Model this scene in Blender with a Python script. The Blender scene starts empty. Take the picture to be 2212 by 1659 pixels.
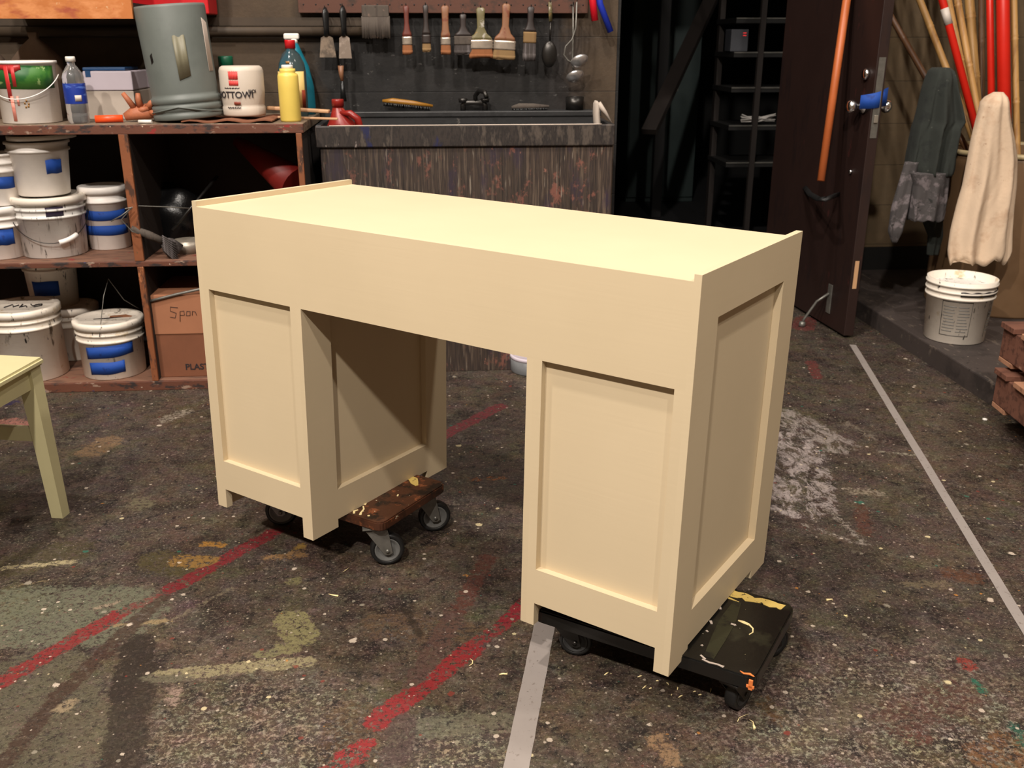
import bpy, bmesh, math, random
import numpy as np
from mathutils import Vector, Matrix, Euler
random.seed(7)
PI = math.pi
SC = bpy.context.scene
COL = SC.collection

# ------------------------------------------------------------------ camera
F = 2075.33; CX, CY = 1106.0, 829.5; EYE = Vector((0, 0, 1.22))
RC = Matrix(((0.997172, 0.07059, 0.025797), (-0.075155, 0.93882, 0.336107), (-0.000493, -0.337095, 0.94147)))
cam_d = bpy.data.cameras.new('camera'); cam = bpy.data.objects.new('camera', cam_d); COL.objects.link(cam)
r_, f_, u_ = RC.col[0], RC.col[1], RC.col[2]
cam.matrix_world = Matrix(((r_[0], u_[0], -f_[0], EYE[0]), (r_[1], u_[1], -f_[1], EYE[1]), (r_[2], u_[2], -f_[2], EYE[2]), (0, 0, 0, 1)))
cam_d.sensor_width = 36.0; cam_d.lens = F / 2212 * 36.0
cam_d.clip_start = 0.05; cam_d.clip_end = 60
cam_d.dof.use_dof = True; cam_d.dof.focus_distance = 2.05; cam_d.dof.aperture_fstop = 7.5
SC.camera = cam
# ------------------------------------------------------------------ view + world
SC.view_settings.view_transform = 'Standard'; SC.view_settings.look = 'None'
SC.view_settings.gamma = 1.0; SC.view_settings.use_curve_mapping = False
SC.view_settings.exposure = 0.0
W = bpy.data.worlds.new('world'); SC.world = W; W.use_nodes = True
W.node_tree.nodes['Background'].inputs[0].default_value = (1.0, 0.92, 0.84, 1)
W.node_tree.nodes['Background'].inputs[1].default_value = 0.035
# ------------------------------------------------------------------ ceiling lamps (shop lights above and behind the photographer)
def lamp(x, y, z, power, size=0.22, col=(1.0, 0.905, 0.81), aim=None, spread=180):
    l = bpy.data.lights.new('ceiling_lamp', 'AREA'); l.shape = 'DISK'; l.size = size; l.energy = power; l.color = col
    l.spread = math.radians(spread)
    o = bpy.data.objects.new('ceiling_lamp', l); COL.objects.link(o); o.location = (x, y, z)
    d = Vector(aim) - o.location if aim else Vector((0, 0, -1))
    o.rotation_euler = d.to_track_quat('-Z', 'Y').to_euler()
    return o
LZ = 5.0
for x, y, p in ((-1.0, -2.2, 262), (-2.6, -1.0, 176), (-1.5, 1.5, 128), (1.2, -2.0, 90), (3.0, 1.0, 66), (0.5, 2.8, 80)):
    lamp(x, y, LZ, p, 0.2, aim=(0.2, 2.3, 0.3))

# ------------------------------------------------------------------ pixel to place
def ray(px, py):
    return RC @ Vector(((px - CX) / F, 1, -(py - CY) / F))
def at(px, py, y=None, z=None, x=None):
    r = ray(px, py)
    k = (y - EYE.y) / r.y if y is not None else ((z - EYE.z) / r.z if z is not None else (x - EYE.x) / r.x)
    return EYE + r * k
RT = RC.transposed()
def depth(P): return (RT @ (Vector(P) - EYE)).y
def spot(px, y, z):
    """the point of the line (y, z) seen in column px"""
    a = RT @ Vector((0, y, z - EYE.z)); b = RT @ Vector((1, 0, 0)); k = (px - CX) / F
    x = (k * a.y - a.x) / (b.x - k * b.y)
    return Vector((x, y, z))
def hgt(P, py):
    """height at which the plumb line through P passes row py"""
    a = RT @ Vector((P[0], P[1], -EYE.z)); b = RT @ Vector((0, 0, 1)); k = (CY - py) / F
    return (k * a.y - a.z) / (b.z - k * b.y)
def mpp(P): return depth(P) / F

# ------------------------------------------------------------------ materials
def lin(c):
    c = c / 255.0
    return c / 12.92 if c <= 0.04045 else ((c + 0.055) / 1.055) ** 2.4
def S(r, g, b): return (lin(r), lin(g), lin(b), 1)

class NM:
    def __init__(s, name, rough=0.6, metal=0.0, spec=0.5):
        s.m = bpy.data.materials.new(name); s.m.use_nodes = True
        s.nt = s.m.node_tree; s.N = s.nt.nodes; s.L = s.nt.links
        s.b = s.N['Principled BSDF']; s.b.inputs['Roughness'].default_value = rough
        s.b.inputs['Metallic'].default_value = metal; s.b.inputs['Specular IOR Level'].default_value = spec
        s.tc = s.N.new('ShaderNodeTexCoord'); s.vec = s.tc.outputs['Object']
        oi = s.N.new('ShaderNodeObjectInfo'); mu = s.math('MULTIPLY', oi.outputs['Random'], 13.0)
        cv = s.N.new('ShaderNodeCombineXYZ'); s.L.new(mu, cv.inputs[0]); s.L.new(mu, cv.inputs[1])
        ad = s.N.new('ShaderNodeVectorMath'); ad.operation = 'ADD'; s.L.new(s.vec, ad.inputs[0]); s.L.new(cv.outputs[0], ad.inputs[1])
        s.rvec = ad.outputs[0]
    def put(s, inp, v):
        if isinstance(v, bpy.types.NodeSocket): s.L.new(v, inp)
        else: inp.default_value = v
    def math(s, op, a, b=0.0, clamp=False):
        n = s.N.new('ShaderNodeMath'); n.operation = op; n.use_clamp = clamp
        s.put(n.inputs[0], a); s.put(n.inputs[1], b); return n.outputs[0]
    def map(s, sc, vec=None):
        n = s.N.new('ShaderNodeMapping'); s.L.new(vec or s.rvec, n.inputs[0])
        n.inputs['Scale'].default_value = sc if hasattr(sc, '__len__') else (sc, sc, sc); return n.outputs[0]
    def noise(s, sc=5, detail=4, rough=0.6, dist=0.0, vec=None, col=False):
        n = s.N.new('ShaderNodeTexNoise'); s.L.new(s.map(sc, vec), n.inputs['Vector'])
        n.inputs['Scale'].default_value = 1.0; n.inputs['Detail'].default_value = detail
        n.inputs['Roughness'].default_value = rough; n.inputs['Distortion'].default_value = dist
        return n.outputs['Color' if col else 'Fac']
    def vor(s, sc, vec=None):
        n = s.N.new('ShaderNodeTexVoronoi'); s.L.new(s.map(sc, vec), n.inputs['Vector']); n.inputs['Scale'].default_value = 1.0
        return n.outputs['Distance'], n.outputs['Color']
    def ramp(s, fac, stops, interp='LINEAR'):
        n = s.N.new('ShaderNodeValToRGB'); s.put(n.inputs[0], fac); e = n.color_ramp.elements; n.color_ramp.interpolation = interp
        while len(e) < len(stops): e.new(0.5)
        for i, (p, c) in enumerate(stops):
            e[i].position = p; e[i].color = c if hasattr(c, '__len__') else (c, c, c, 1)
        return n.outputs[0]
    def step(s, fac, lo, hi):
        n = s.N.new('ShaderNodeMapRange'); s.put(n.inputs['Value'], fac)
        n.inputs['From Min'].default_value = lo; n.inputs['From Max'].default_value = hi; n.clamp = True
        return n.outputs[0]
    def mix(s, fac, a, b):
        n = s.N.new('ShaderNodeMix'); n.data_type = 'RGBA'
        s.put(n.inputs[0], fac); s.put(n.inputs[6], a); s.put(n.inputs[7], b); return n.outputs[2]
    def sep(s, v):
        n = s.N.new('ShaderNodeSeparateXYZ'); s.L.new(v, n.inputs[0]); return n.outputs
    def bump(s, h, st=0.3, d=0.002):
        n = s.N.new('ShaderNodeBump'); n.inputs['Strength'].default_value = st; n.inputs['Distance'].default_value = d
        s.put(n.inputs['Height'], h); s.L.new(n.outputs[0], s.b.inputs['Normal'])
    def out(s, col, k=1.0):
        if k != 1.0:
            v = s.N.new('ShaderNodeVectorMath'); v.operation = 'MULTIPLY'; s.L.new(col, v.inputs[0]); v.inputs[1].default_value = k if hasattr(k, '__len__') else (k, k, k); col = v.outputs[0]
        s.put(s.b.inputs['Base Color'], col); return s.m

def flat(name, c, rough=0.6, metal=0.0, var=0.12, sc=9, spec=0.5, bump=0.0):
    """a colour with a little uneven wear"""
    n = NM(name, rough, metal, spec); f = n.noise(sc, 5, 0.65)
    lo = tuple(v * (1 - var) for v in c[:3]) + (1,); hi = tuple(min(1, v * (1 + var)) for v in c[:3]) + (1,)
    n.out(n.ramp(f, [(0.3, lo), (0.7, hi)]))
    if bump: n.bump(n.noise(sc * 12, 3), bump)
    return n.m
def layered(name, base, layers, rough=0.7, bump=0.25, metal=0.0):
    """base colour under layers of (scale, low, high, colour[, detail]) worn patches"""
    n = NM(name, rough, metal); c = base
    c = n.mix(n.noise(7, 4), tuple(v * 0.8 for v in base[:3]) + (1,), tuple(min(1, v * 1.15) for v in base[:3]) + (1,))
    for i, l in enumerate(layers):
        sc, lo, hi, colr = l[:4]; dt = l[4] if len(l) > 4 else 4
        off = n.N.new('ShaderNodeVectorMath'); off.operation = 'ADD'; n.L.new(n.rvec, off.inputs[0]); off.inputs[1].default_value = (i * 3.7, i * 1.9, i * 5.3)
        c = n.mix(n.step(n.noise(sc, dt, 0.65, vec=off.outputs[0]), lo, hi), c, colr)
    if bump: n.bump(n.noise(60, 4), bump)
    return n.out(c)

M = {}
def desk_paint():
    n = NM('cream_desk_paint', 0.5, 0, 0.35)
    g = n.noise((3, 3, 140), 3, 0.6); g2 = n.noise((140, 140, 6), 2, 0.5); bl = n.noise(3, 3)
    c = n.ramp(bl, [(0.3, (0.595, 0.487, 0.322, 1)), (0.7, (0.625, 0.513, 0.342, 1))])
    n.bump(n.math('ADD', g, g2), 0.10, 0.0012); return n.out(c)
M['desk'] = desk_paint()
M['chair'] = flat('pale_yellow_chair_paint', (0.56, 0.51, 0.29, 1), 0.42, var=0.05, sc=6)
M['black_wood'] = layered('black_painted_board', S(17, 16, 14), [(9, 0.56, 0.66, S(38, 38, 28)), ((30, 30, 30), 0.71, 0.73, S(190, 180, 140)), (55, 0.74, 0.76, S(200, 190, 170)), (16, 0.74, 0.76, S(120, 80, 50))], 0.28, 0.25)
M['yellow_smear'] = layered('dried_yellow_paint', S(205, 178, 100), [(40, 0.58, 0.62, S(30, 26, 20))], 0.5)
M['cream_drip'] = flat('cream_paint_drip', S(235, 215, 160), 0.5)
M['orange_chip'] = flat('orange_paint_chip', S(215, 120, 60), 0.6)
M['brown_wood'] = layered('brown_worn_board', S(70, 40, 25), [(16, 0.50, 0.60, S(30, 19, 14)), (28, 0.58, 0.66, S(124, 70, 42)), (60, 0.68, 0.70, S(210, 195, 165)), (14, 0.64, 0.70, S(50, 32, 22))], 0.42, 0.4)
M['tyre'] = flat('dark_rubber', S(22, 22, 22), 0.45)
M['hub'] = flat('grey_wheel_hub', S(96, 96, 94), 0.5, var=0.2)
M['steel'] = flat('dull_zinc_steel', S(120, 118, 112), 0.42, 0.6, var=0.25, sc=30)
M['black_hub'] = flat('dark_wheel_hub', S(42, 42, 42), 0.5)
M['ladle'] = flat('brushed_ladle_steel', (0.80, 0.79, 0.79, 1), 0.34, 0.9, var=0.03)
M['chrome'] = flat('polished_chrome', (0.85, 0.85, 0.86, 1), 0.2, 1.0, var=0.03)
M['dark_steel'] = flat('dark_steel', S(60, 58, 56), 0.35, 0.8)
M['blue_tape'] = layered('blue_masking_tape', S(12, 66, 152), [(30, 0.60, 0.66, S(8, 48, 120))], 0.75, 0.2)
M['white_plastic'] = flat('white_bucket_plastic', S(242, 236, 230), 0.42, var=0.07)
M['dirty_white'] = layered('paint_stained_white_plastic', S(236, 226, 212), [((22, 22, 7), 0.62, 0.70, S(110, 98, 82)), ((55, 55, 14), 0.64, 0.68, S(45, 40, 38)), (14, 0.62, 0.70, S(206, 186, 150))], 0.5, 0.2)
M['stained_grey_white'] = layered('dripped_white_plastic', S(228, 225, 220), [((26, 26, 5), 0.57, 0.68, S(110, 106, 100)), ((60, 60, 9), 0.62, 0.66, S(60, 56, 52))], 0.5, 0.2)
M['black_smear'] = flat('black_paint_smear', S(34, 28, 30), 0.5)
M['wood_edge'] = layered('paint_splashed_wood_edge', S(96, 56, 40), [((14, 30, 30), 0.52, 0.60, S(46, 36, 34)), ((20, 40, 40), 0.60, 0.66, S(140, 116, 100)), ((11, 30, 30), 0.63, 0.66, S(130, 36, 32)), ((24, 40, 40), 0.69, 0.72, S(40, 46, 90)), ((40, 40, 40), 0.70, 0.72, S(190, 170, 150))], 0.6, 0.4)
M['wood_top'] = layered('worn_bench_top', S(120, 104, 86), [((12, 50, 50), 0.52, 0.62, S(70, 54, 44)), ((20, 60, 60), 0.60, 0.66, S(170, 156, 132)), (22, 0.66, 0.70, S(110, 60, 46))], 0.6, 0.3)
M['post_wood'] = layered('chipped_shelf_wood', S(128, 74, 42), [((30, 30, 10), 0.52, 0.60, S(70, 44, 30)), ((40, 40, 16), 0.62, 0.66, S(165, 105, 66)), ((40, 40, 16), 0.70, 0.73, S(46, 70, 40))], 0.6, 0.3)
M['shelf_wood'] = layered('dusty_shelf_board', S(118, 84, 66), [((8, 30, 30), 0.50, 0.62, S(88, 62, 50)), ((16, 16, 40), 0.66, 0.70, S(120, 40, 36))], 0.7, 0.2)
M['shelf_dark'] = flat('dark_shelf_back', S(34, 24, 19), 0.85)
M['plywood'] = layered('orange_plywood', S(176, 104, 48), [((9, 9, 18), 0.46, 0.62, S(196, 128, 76)), ((6, 6, 14), 0.55, 0.66, S(150, 70, 42)), (16, 0.66, 0.70, S(200, 170, 130)), (11, 0.68, 0.73, S(176, 40, 36))], 0.6, 0.2)
M['cardboard'] = flat('brown_cardboard', S(156, 104, 74), 0.8, var=0.06)
M['cardboard_dark'] = flat('darker_cardboard', S(118, 72, 48), 0.85, var=0.1)
M['kraft'] = flat('kraft_paper', S(128, 108, 92), 0.85, var=0.12, bump=0.3)
M['copper_wood'] = flat('reddish_wooden_pole', S(176, 92, 46), 0.45, var=0.1)
M['bamboo'] = layered('tan_bamboo', S(178, 136, 80), [((30, 30, 3), 0.52, 0.66, S(150, 108, 60))], 0.5, 0.1)
M['dark_bamboo'] = layered('brown_bamboo', S(110, 76, 50), [((30, 30, 3), 0.52, 0.66, S(84, 56, 38))], 0.5, 0.1)
M['red_pole'] = flat('glossy_red_plastic', S(198, 34, 20), 0.35, var=0.08)
M['white_band'] = flat('white_band', S(190, 180, 170), 0.5)
M['door'] = layered('dark_brown_door_paint', S(40, 24, 20), [((14, 14, 4), 0.55, 0.66, S(33, 20, 18)), ((18, 18, 8), 0.66, 0.70, S(56, 28, 25)), (70, 0.76, 0.78, S(130, 110, 100))], 0.5, 0.12)
M['black_paint'] = flat('black_paint', S(14, 13, 12), 0.6)
M['black_rubber'] = flat('black_rubber', S(10, 10, 10), 0.6)
M['coat'] = layered('dark_grey_cloth', S(38, 42, 38), [(12, 0.55, 0.65, S(28, 31, 29)), (60, 0.68, 0.72, S(70, 72, 66))], 0.95, 0.5)
M['coat_hem'] = layered('lit_stained_grey_cloth', S(66, 62, 62), [(22, 0.50, 0.60, S(104, 96, 98)), (40, 0.62, 0.66, S(40, 40, 38))], 0.95, 0.5)  # stained cloth; lighter than the coat, light on the hem put into its colour
M['white_cloth'] = layered('off_white_cotton_cloth', S(208, 184, 158), [(9, 0.55, 0.68, S(190, 162, 136)), (30, 0.66, 0.72, S(176, 148, 124))], 0.95, 0.6)
M['drum'] = layered('tan_drum_wall', S(122, 94, 66), [(4, 0.55, 0.68, S(112, 84, 56))], 0.6, 0.05)
M['drum_rim'] = flat('cream_drum_rim', S(186, 168, 128), 0.5)
M['glass'] = None
def clear(name, c, rough=0.08):
    n = NM(name, rough); n.b.inputs['Transmission Weight'].default_value = 0.92; n.b.inputs['IOR'].default_value = 1.33
    n.b.inputs['Base Color'].default_value = c; return n.m
M['clear'] = clear('clear_plastic', (0.92, 0.94, 0.95, 1))
M['teal_clear'] = clear('blue_tinted_plastic', (0.30, 0.47, 0.52, 1), 0.15)
M['label_blue'] = layered('blue_bottle_label', S(26, 52, 140), [((8, 8, 40), 0.62, 0.66, S(70, 100, 180))], 0.4, 0)
M['white_cap'] = flat('white_cap_plastic', S(225, 220, 212), 0.4, var=0.03)
M['paper'] = flat('white_paper', S(196, 186, 196), 0.7, var=0.04)
M['paper_warm'] = flat('warm_white_paper', S(178, 166, 154), 0.7, var=0.06)
M['blue_plastic'] = flat('dark_blue_plastic', S(24, 66, 110), 0.5)
M['orange'] = flat('orange_plastic', S(226, 76, 26), 0.4)
M['glove'] = flat('tan_rubber_glove', S(166, 98, 66), 0.6, var=0.25, sc=14, bump=0.4)
M['grey_pail'] = layered('blue_grey_plastic', S(98, 104, 100), [(5, 0.52, 0.66, S(90, 96, 92))], 0.5, 0)
M['glue'] = flat('dried_yellow_glue', S(112, 108, 88), 0.5)
M['strip_white'] = flat('off_white_tape', S(186, 172, 160), 0.6)
M['tub'] = layered('off_white_tub', S(198, 186, 172), [(12, 0.62, 0.70, S(172, 156, 138))], 0.45, 0)
M['red_print'] = flat('red_print', S(214, 66, 62), 0.6)
M['black_print'] = flat('black_print', S(36, 30, 34), 0.6)
M['green_cap'] = flat('green_plastic', S(8, 84, 58), 0.4)
M['yellow_bottle'] = flat('yellow_plastic', S(216, 190, 92), 0.42, var=0.05)
M['red_cap'] = flat('red_plastic', S(190, 22, 30), 0.4)
M['yellow_label'] = flat('yellow_label', S(206, 178, 110), 0.5)
M['rust_label'] = flat('rust_red_label', S(120, 46, 24), 0.5)
M['teal'] = flat('teal_plastic', S(22, 112, 132), 0.4)
M['stick'] = flat('raw_wood_stick', S(190, 148, 110), 0.6)
M['red_jug'] = layered('scuffed_red_plastic', S(132, 30, 24), [(14, 0.58, 0.70, S(190, 78, 60))], 0.35, 0)
M['sink_front'] = None
M['label_green'] = layered('green_paint_label', S(58, 112, 40), [(10, 0.45, 0.55, S(26, 86, 34)), (18, 0.60, 0.64, S(150, 180, 110))], 0.5, 0)
M['red_drip'] = flat('red_paint_drip', S(186, 46, 46), 0.4)
M['pink_drip'] = flat('thin_pink_drip', S(222, 140, 124), 0.5)
M['bristle'] = layered('tan_brush_bristle', S(132, 82, 48), [((90, 90, 6), 0.50, 0.62, S(126, 78, 44))], 0.9, 0.4)
M['bristle_pale'] = layered('pale_brush_bristle', S(126, 100, 64), [((90, 90, 6), 0.50, 0.62, S(120, 92, 60))], 0.9, 0.4)
M['bristle_dark'] = layered('dark_brush_bristle', S(58, 52, 50), [((90, 90, 6), 0.50, 0.62, S(90, 84, 84))], 0.9, 0.4)
M['bristle_grey'] = layered('grey_brush_bristle', S(78, 70, 63), [((70, 70, 8), 0.50, 0.62, S(66, 58, 52)), (30, 0.6, 0.7, S(120, 100, 88))], 0.9, 0.4)
M['handle_wood'] = layered('brush_handle_wood', S(128, 88, 62), [(26, 0.55, 0.62, S(116, 66, 46)), (30, 0.66, 0.70, S(190, 180, 166))], 0.5, 0.1)
M['handle_red'] = flat('dull_red_handle', S(96, 44, 34), 0.5, var=0.3)
M['handle_green'] = layered('mottled_green_handle', S(104, 96, 64), [(22, 0.55, 0.62, S(166, 160, 150)), (30, 0.62, 0.66, S(140, 106, 62))], 0.5, 0.1)
M['handle_dark'] = flat('dark_handle', S(44, 36, 34), 0.45, var=0.3)
M['ferrule'] = flat('brush_ferrule_metal', S(196, 184, 170), 0.32, 0.75, var=0.2, sc=30)
M['black_handle'] = flat('black_plastic_handle', S(20, 21, 22), 0.35)
M['pegboard'] = layered('red_brown_pegboard', S(84, 52, 40), [((16, 16, 16), 0.52, 0.64, S(58, 42, 34)), ((30, 30, 60), 0.66, 0.70, S(110, 70, 60))], 0.8, 0.2)
M['red_handle'] = flat('red_tool_handle', S(196, 18, 36), 0.4)
M['blue_handle'] = flat('blue_tool_handle', S(26, 48, 160), 0.4)
M['amber_wood'] = flat('yellow_brush_wood', S(140, 96, 28), 0.4)
M['pipe'] = flat('dusty_pipe', S(58, 46, 33), 0.7, var=0.2)
M['bag_black'] = flat('black_plastic_bag', S(15, 15, 16), 0.3, bump=0.5)
M['dark_red'] = flat('dark_red_cone', S(120, 24, 18), 0.5)
M['blade_pale'] = layered('smeared_pale_blade', S(120, 106, 94), [(20, 0.50, 0.62, S(150, 136, 124))], 0.6, 0.1)
M['blade_dull'] = layered('smeared_dull_blade', S(84, 72, 60), [(20, 0.52, 0.62, S(120, 104, 88))], 0.6, 0.1)
M['tin'] = flat('tin_pan', S(150, 142, 130), 0.4, 0.5)
M['purple_stain'] = flat('purple_black_stain', S(44, 32, 60), 0.5)
M['dark_teal'] = flat('dark_teal_cabinet', S(40, 54, 53), 0.6)
M['dark_timber'] = flat('dark_timber', S(30, 22, 18), 0.7)
M['black_timber'] = flat('black_timber', S(16, 14, 14), 0.8)
M['black_cloth'] = flat('black_cloth', S(8, 8, 8), 0.95)
M['white_cord'] = flat('white_cord', S(190, 186, 180), 0.6)
M['grey_box'] = flat('grey_box', S(70, 72, 78), 0.6)
M['pallet'] = layered('reddish_pallet_wood', S(112, 72, 56), [((5, 40, 40), 0.50, 0.62, S(82, 50, 38)), (16, 0.64, 0.70, S(150, 110, 90))], 0.75, 0.3)
M['pallet_light'] = layered('pale_pallet_wood', S(170, 124, 96), [((5, 40, 40), 0.50, 0.62, S(140, 98, 74))], 0.75, 0.3)
M['green_mark'] = flat('green_paint_mark', S(16, 112, 60), 0.6)
M['grey_can'] = flat('grey_can_side', S(112, 114, 116), 0.5)

def streak_mat():
    n = NM('paint_streaked_panel', 0.55)
    a = n.noise((75, 75, 2.6), 4, 0.6, vec=n.vec); b = n.noise((11, 11, 3), 5, 0.7, vec=n.vec); k = n.noise((24, 24, 2), 4, 0.6, vec=n.vec)
    c = n.ramp(a, [(0.30, S(30, 24, 22)), (0.44, S(74, 60, 50)), (0.52, S(46, 36, 33)), (0.60, S(104, 88, 74)), (0.68, S(54, 44, 40)), (0.80, S(128, 112, 98))])
    c = n.mix(n.math('MULTIPLY', n.step(b, 0.54, 0.64), 0.7), c, S(50, 38, 58))
    c = n.mix(n.math('MULTIPLY', n.step(k, 0.58, 0.66), 0.6), c, S(30, 26, 26))
    c = n.mix(n.math('MULTIPLY', n.step(n.noise((13, 13, 8), 6, 0.8, vec=n.vec), 0.56, 0.62), 0.7), c, S(140, 88, 74))
    c = n.mix(n.step(n.noise((30, 30, 14), 5, 0.7, vec=n.vec), 0.665, 0.70), c, S(140, 96, 82))
    c = n.mix(n.step(n.noise((160, 160, 9), 2, 0.5, vec=n.vec), 0.66, 0.70), c, S(140, 128, 114))
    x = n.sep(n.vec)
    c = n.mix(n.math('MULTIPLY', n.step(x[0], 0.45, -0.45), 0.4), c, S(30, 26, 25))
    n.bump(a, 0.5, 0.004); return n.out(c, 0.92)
M['sink_front'] = streak_mat()
def rim_mat():
    n = NM('paint_splashed_rim', 0.5)
    a = n.noise((22, 22, 6), 5, 0.7, vec=n.vec)
    c = n.ramp(a, [(0.3, S(28, 25, 24)), (0.45, S(58, 50, 46)), (0.52, S(38, 33, 32)), (0.62, S(90, 80, 72)), (0.74, S(48, 42, 39))])
    c = n.mix(n.step(n.noise((12, 12, 5), 4, 0.6, vec=n.vec), 0.61, 0.66), c, S(34, 36, 74))
    c = n.mix(n.step(n.noise((26, 26, 12), 3, 0.6, vec=n.vec), 0.66, 0.69), c, S(170, 156, 150))
    c = n.mix(n.step(n.noise((17, 17, 9), 3, 0.6, vec=n.vec), 0.665, 0.69), c, S(150, 52, 46))
    n.bump(a, 0.4, 0.003); return n.out(c, 0.8)
M['sink_rim'] = rim_mat()
M['sink_inside'] = layered('blackened_basin', S(36, 36, 37), [((6, 6, 6), 0.52, 0.64, S(24, 24, 25)), (24, 0.66, 0.71, S(92, 88, 84))], 0.5, 0.3)

# block walls: mortar courses every 20.3 cm, black paint over part of them
def block_mat(name, c1, c2, black=None):
    n = NM(name, 0.8); n.rvec = n.vec
    p = n.sep(n.vec)
    hz = n.math('ABSOLUTE', n.math('SUBTRACT', n.math('FRACT', n.math('MULTIPLY', n.math('SUBTRACT', p[2], 0.01), 1 / 0.2035)), 0.5))
    line = n.step(hz, 0.488, 0.496)
    c = n.ramp(n.noise(6, 6, 0.7), [(0.3, c1), (0.7, c2)])
    c = n.mix(n.math('MULTIPLY', line, 0.6), c, tuple(v * 0.35 for v in c1[:3]) + (1,))
    if black:
        w = n.math('ADD', p[0], n.math('MULTIPLY', n.noise(5, 5, 0.7), 0.18))
        m = n.math('MULTIPLY', n.step(w, -0.44, -0.33), n.step(w, 0.72, 0.60))
        hi = n.math('ADD', p[2], n.math('MULTIPLY', n.noise(7, 5, 0.7), 0.3))
        m = n.math('MULTIPLY', m, n.math('MAXIMUM', n.step(hi, 1.45, 1.38), n.step(w, 0.66, 0.58)))
        blk = n.ramp(n.noise(10, 6, 0.7), [(0.35, S(12, 11, 11)), (0.65, S(27, 25, 24))])
        blk = n.mix(n.step(n.noise((30, 30, 50), 3, 0.6), 0.66, 0.72), blk, S(80, 78, 76))
        blk = n.mix(n.math('MULTIPLY', line, 0.7), blk, S(12, 11, 11))
        blk = n.mix(n.step(p[0], 0.40, 0.72), blk, S(46, 37, 33))
        c = n.mix(m, c, blk)
    n.bump(n.math('SUBTRACT', n.noise(60, 4), line), 0.5, 0.003)
    return n.out(c)
M['wall_wash'] = block_mat('block_wall_black_and_tan', S(58, 46, 33), S(74, 59, 42), True)
M['wall_tan'] = block_mat('block_wall_tan', S(84, 70, 50), S(100, 82, 58))
M['jamb'] = block_mat('black_block_wall', S(14, 13, 13), S(22, 20, 19))
M['ceiling'] = flat('dark_ceiling', S(70, 66, 60), 0.9)
M['stage_black'] = flat('black_backstage_paint', S(8, 9, 9), 0.8)
M['stage_floor'] = layered('dark_backstage_floor', S(34, 34, 36), [(3, 0.52, 0.60, S(24, 24, 26))], 0.7, 0)

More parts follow.
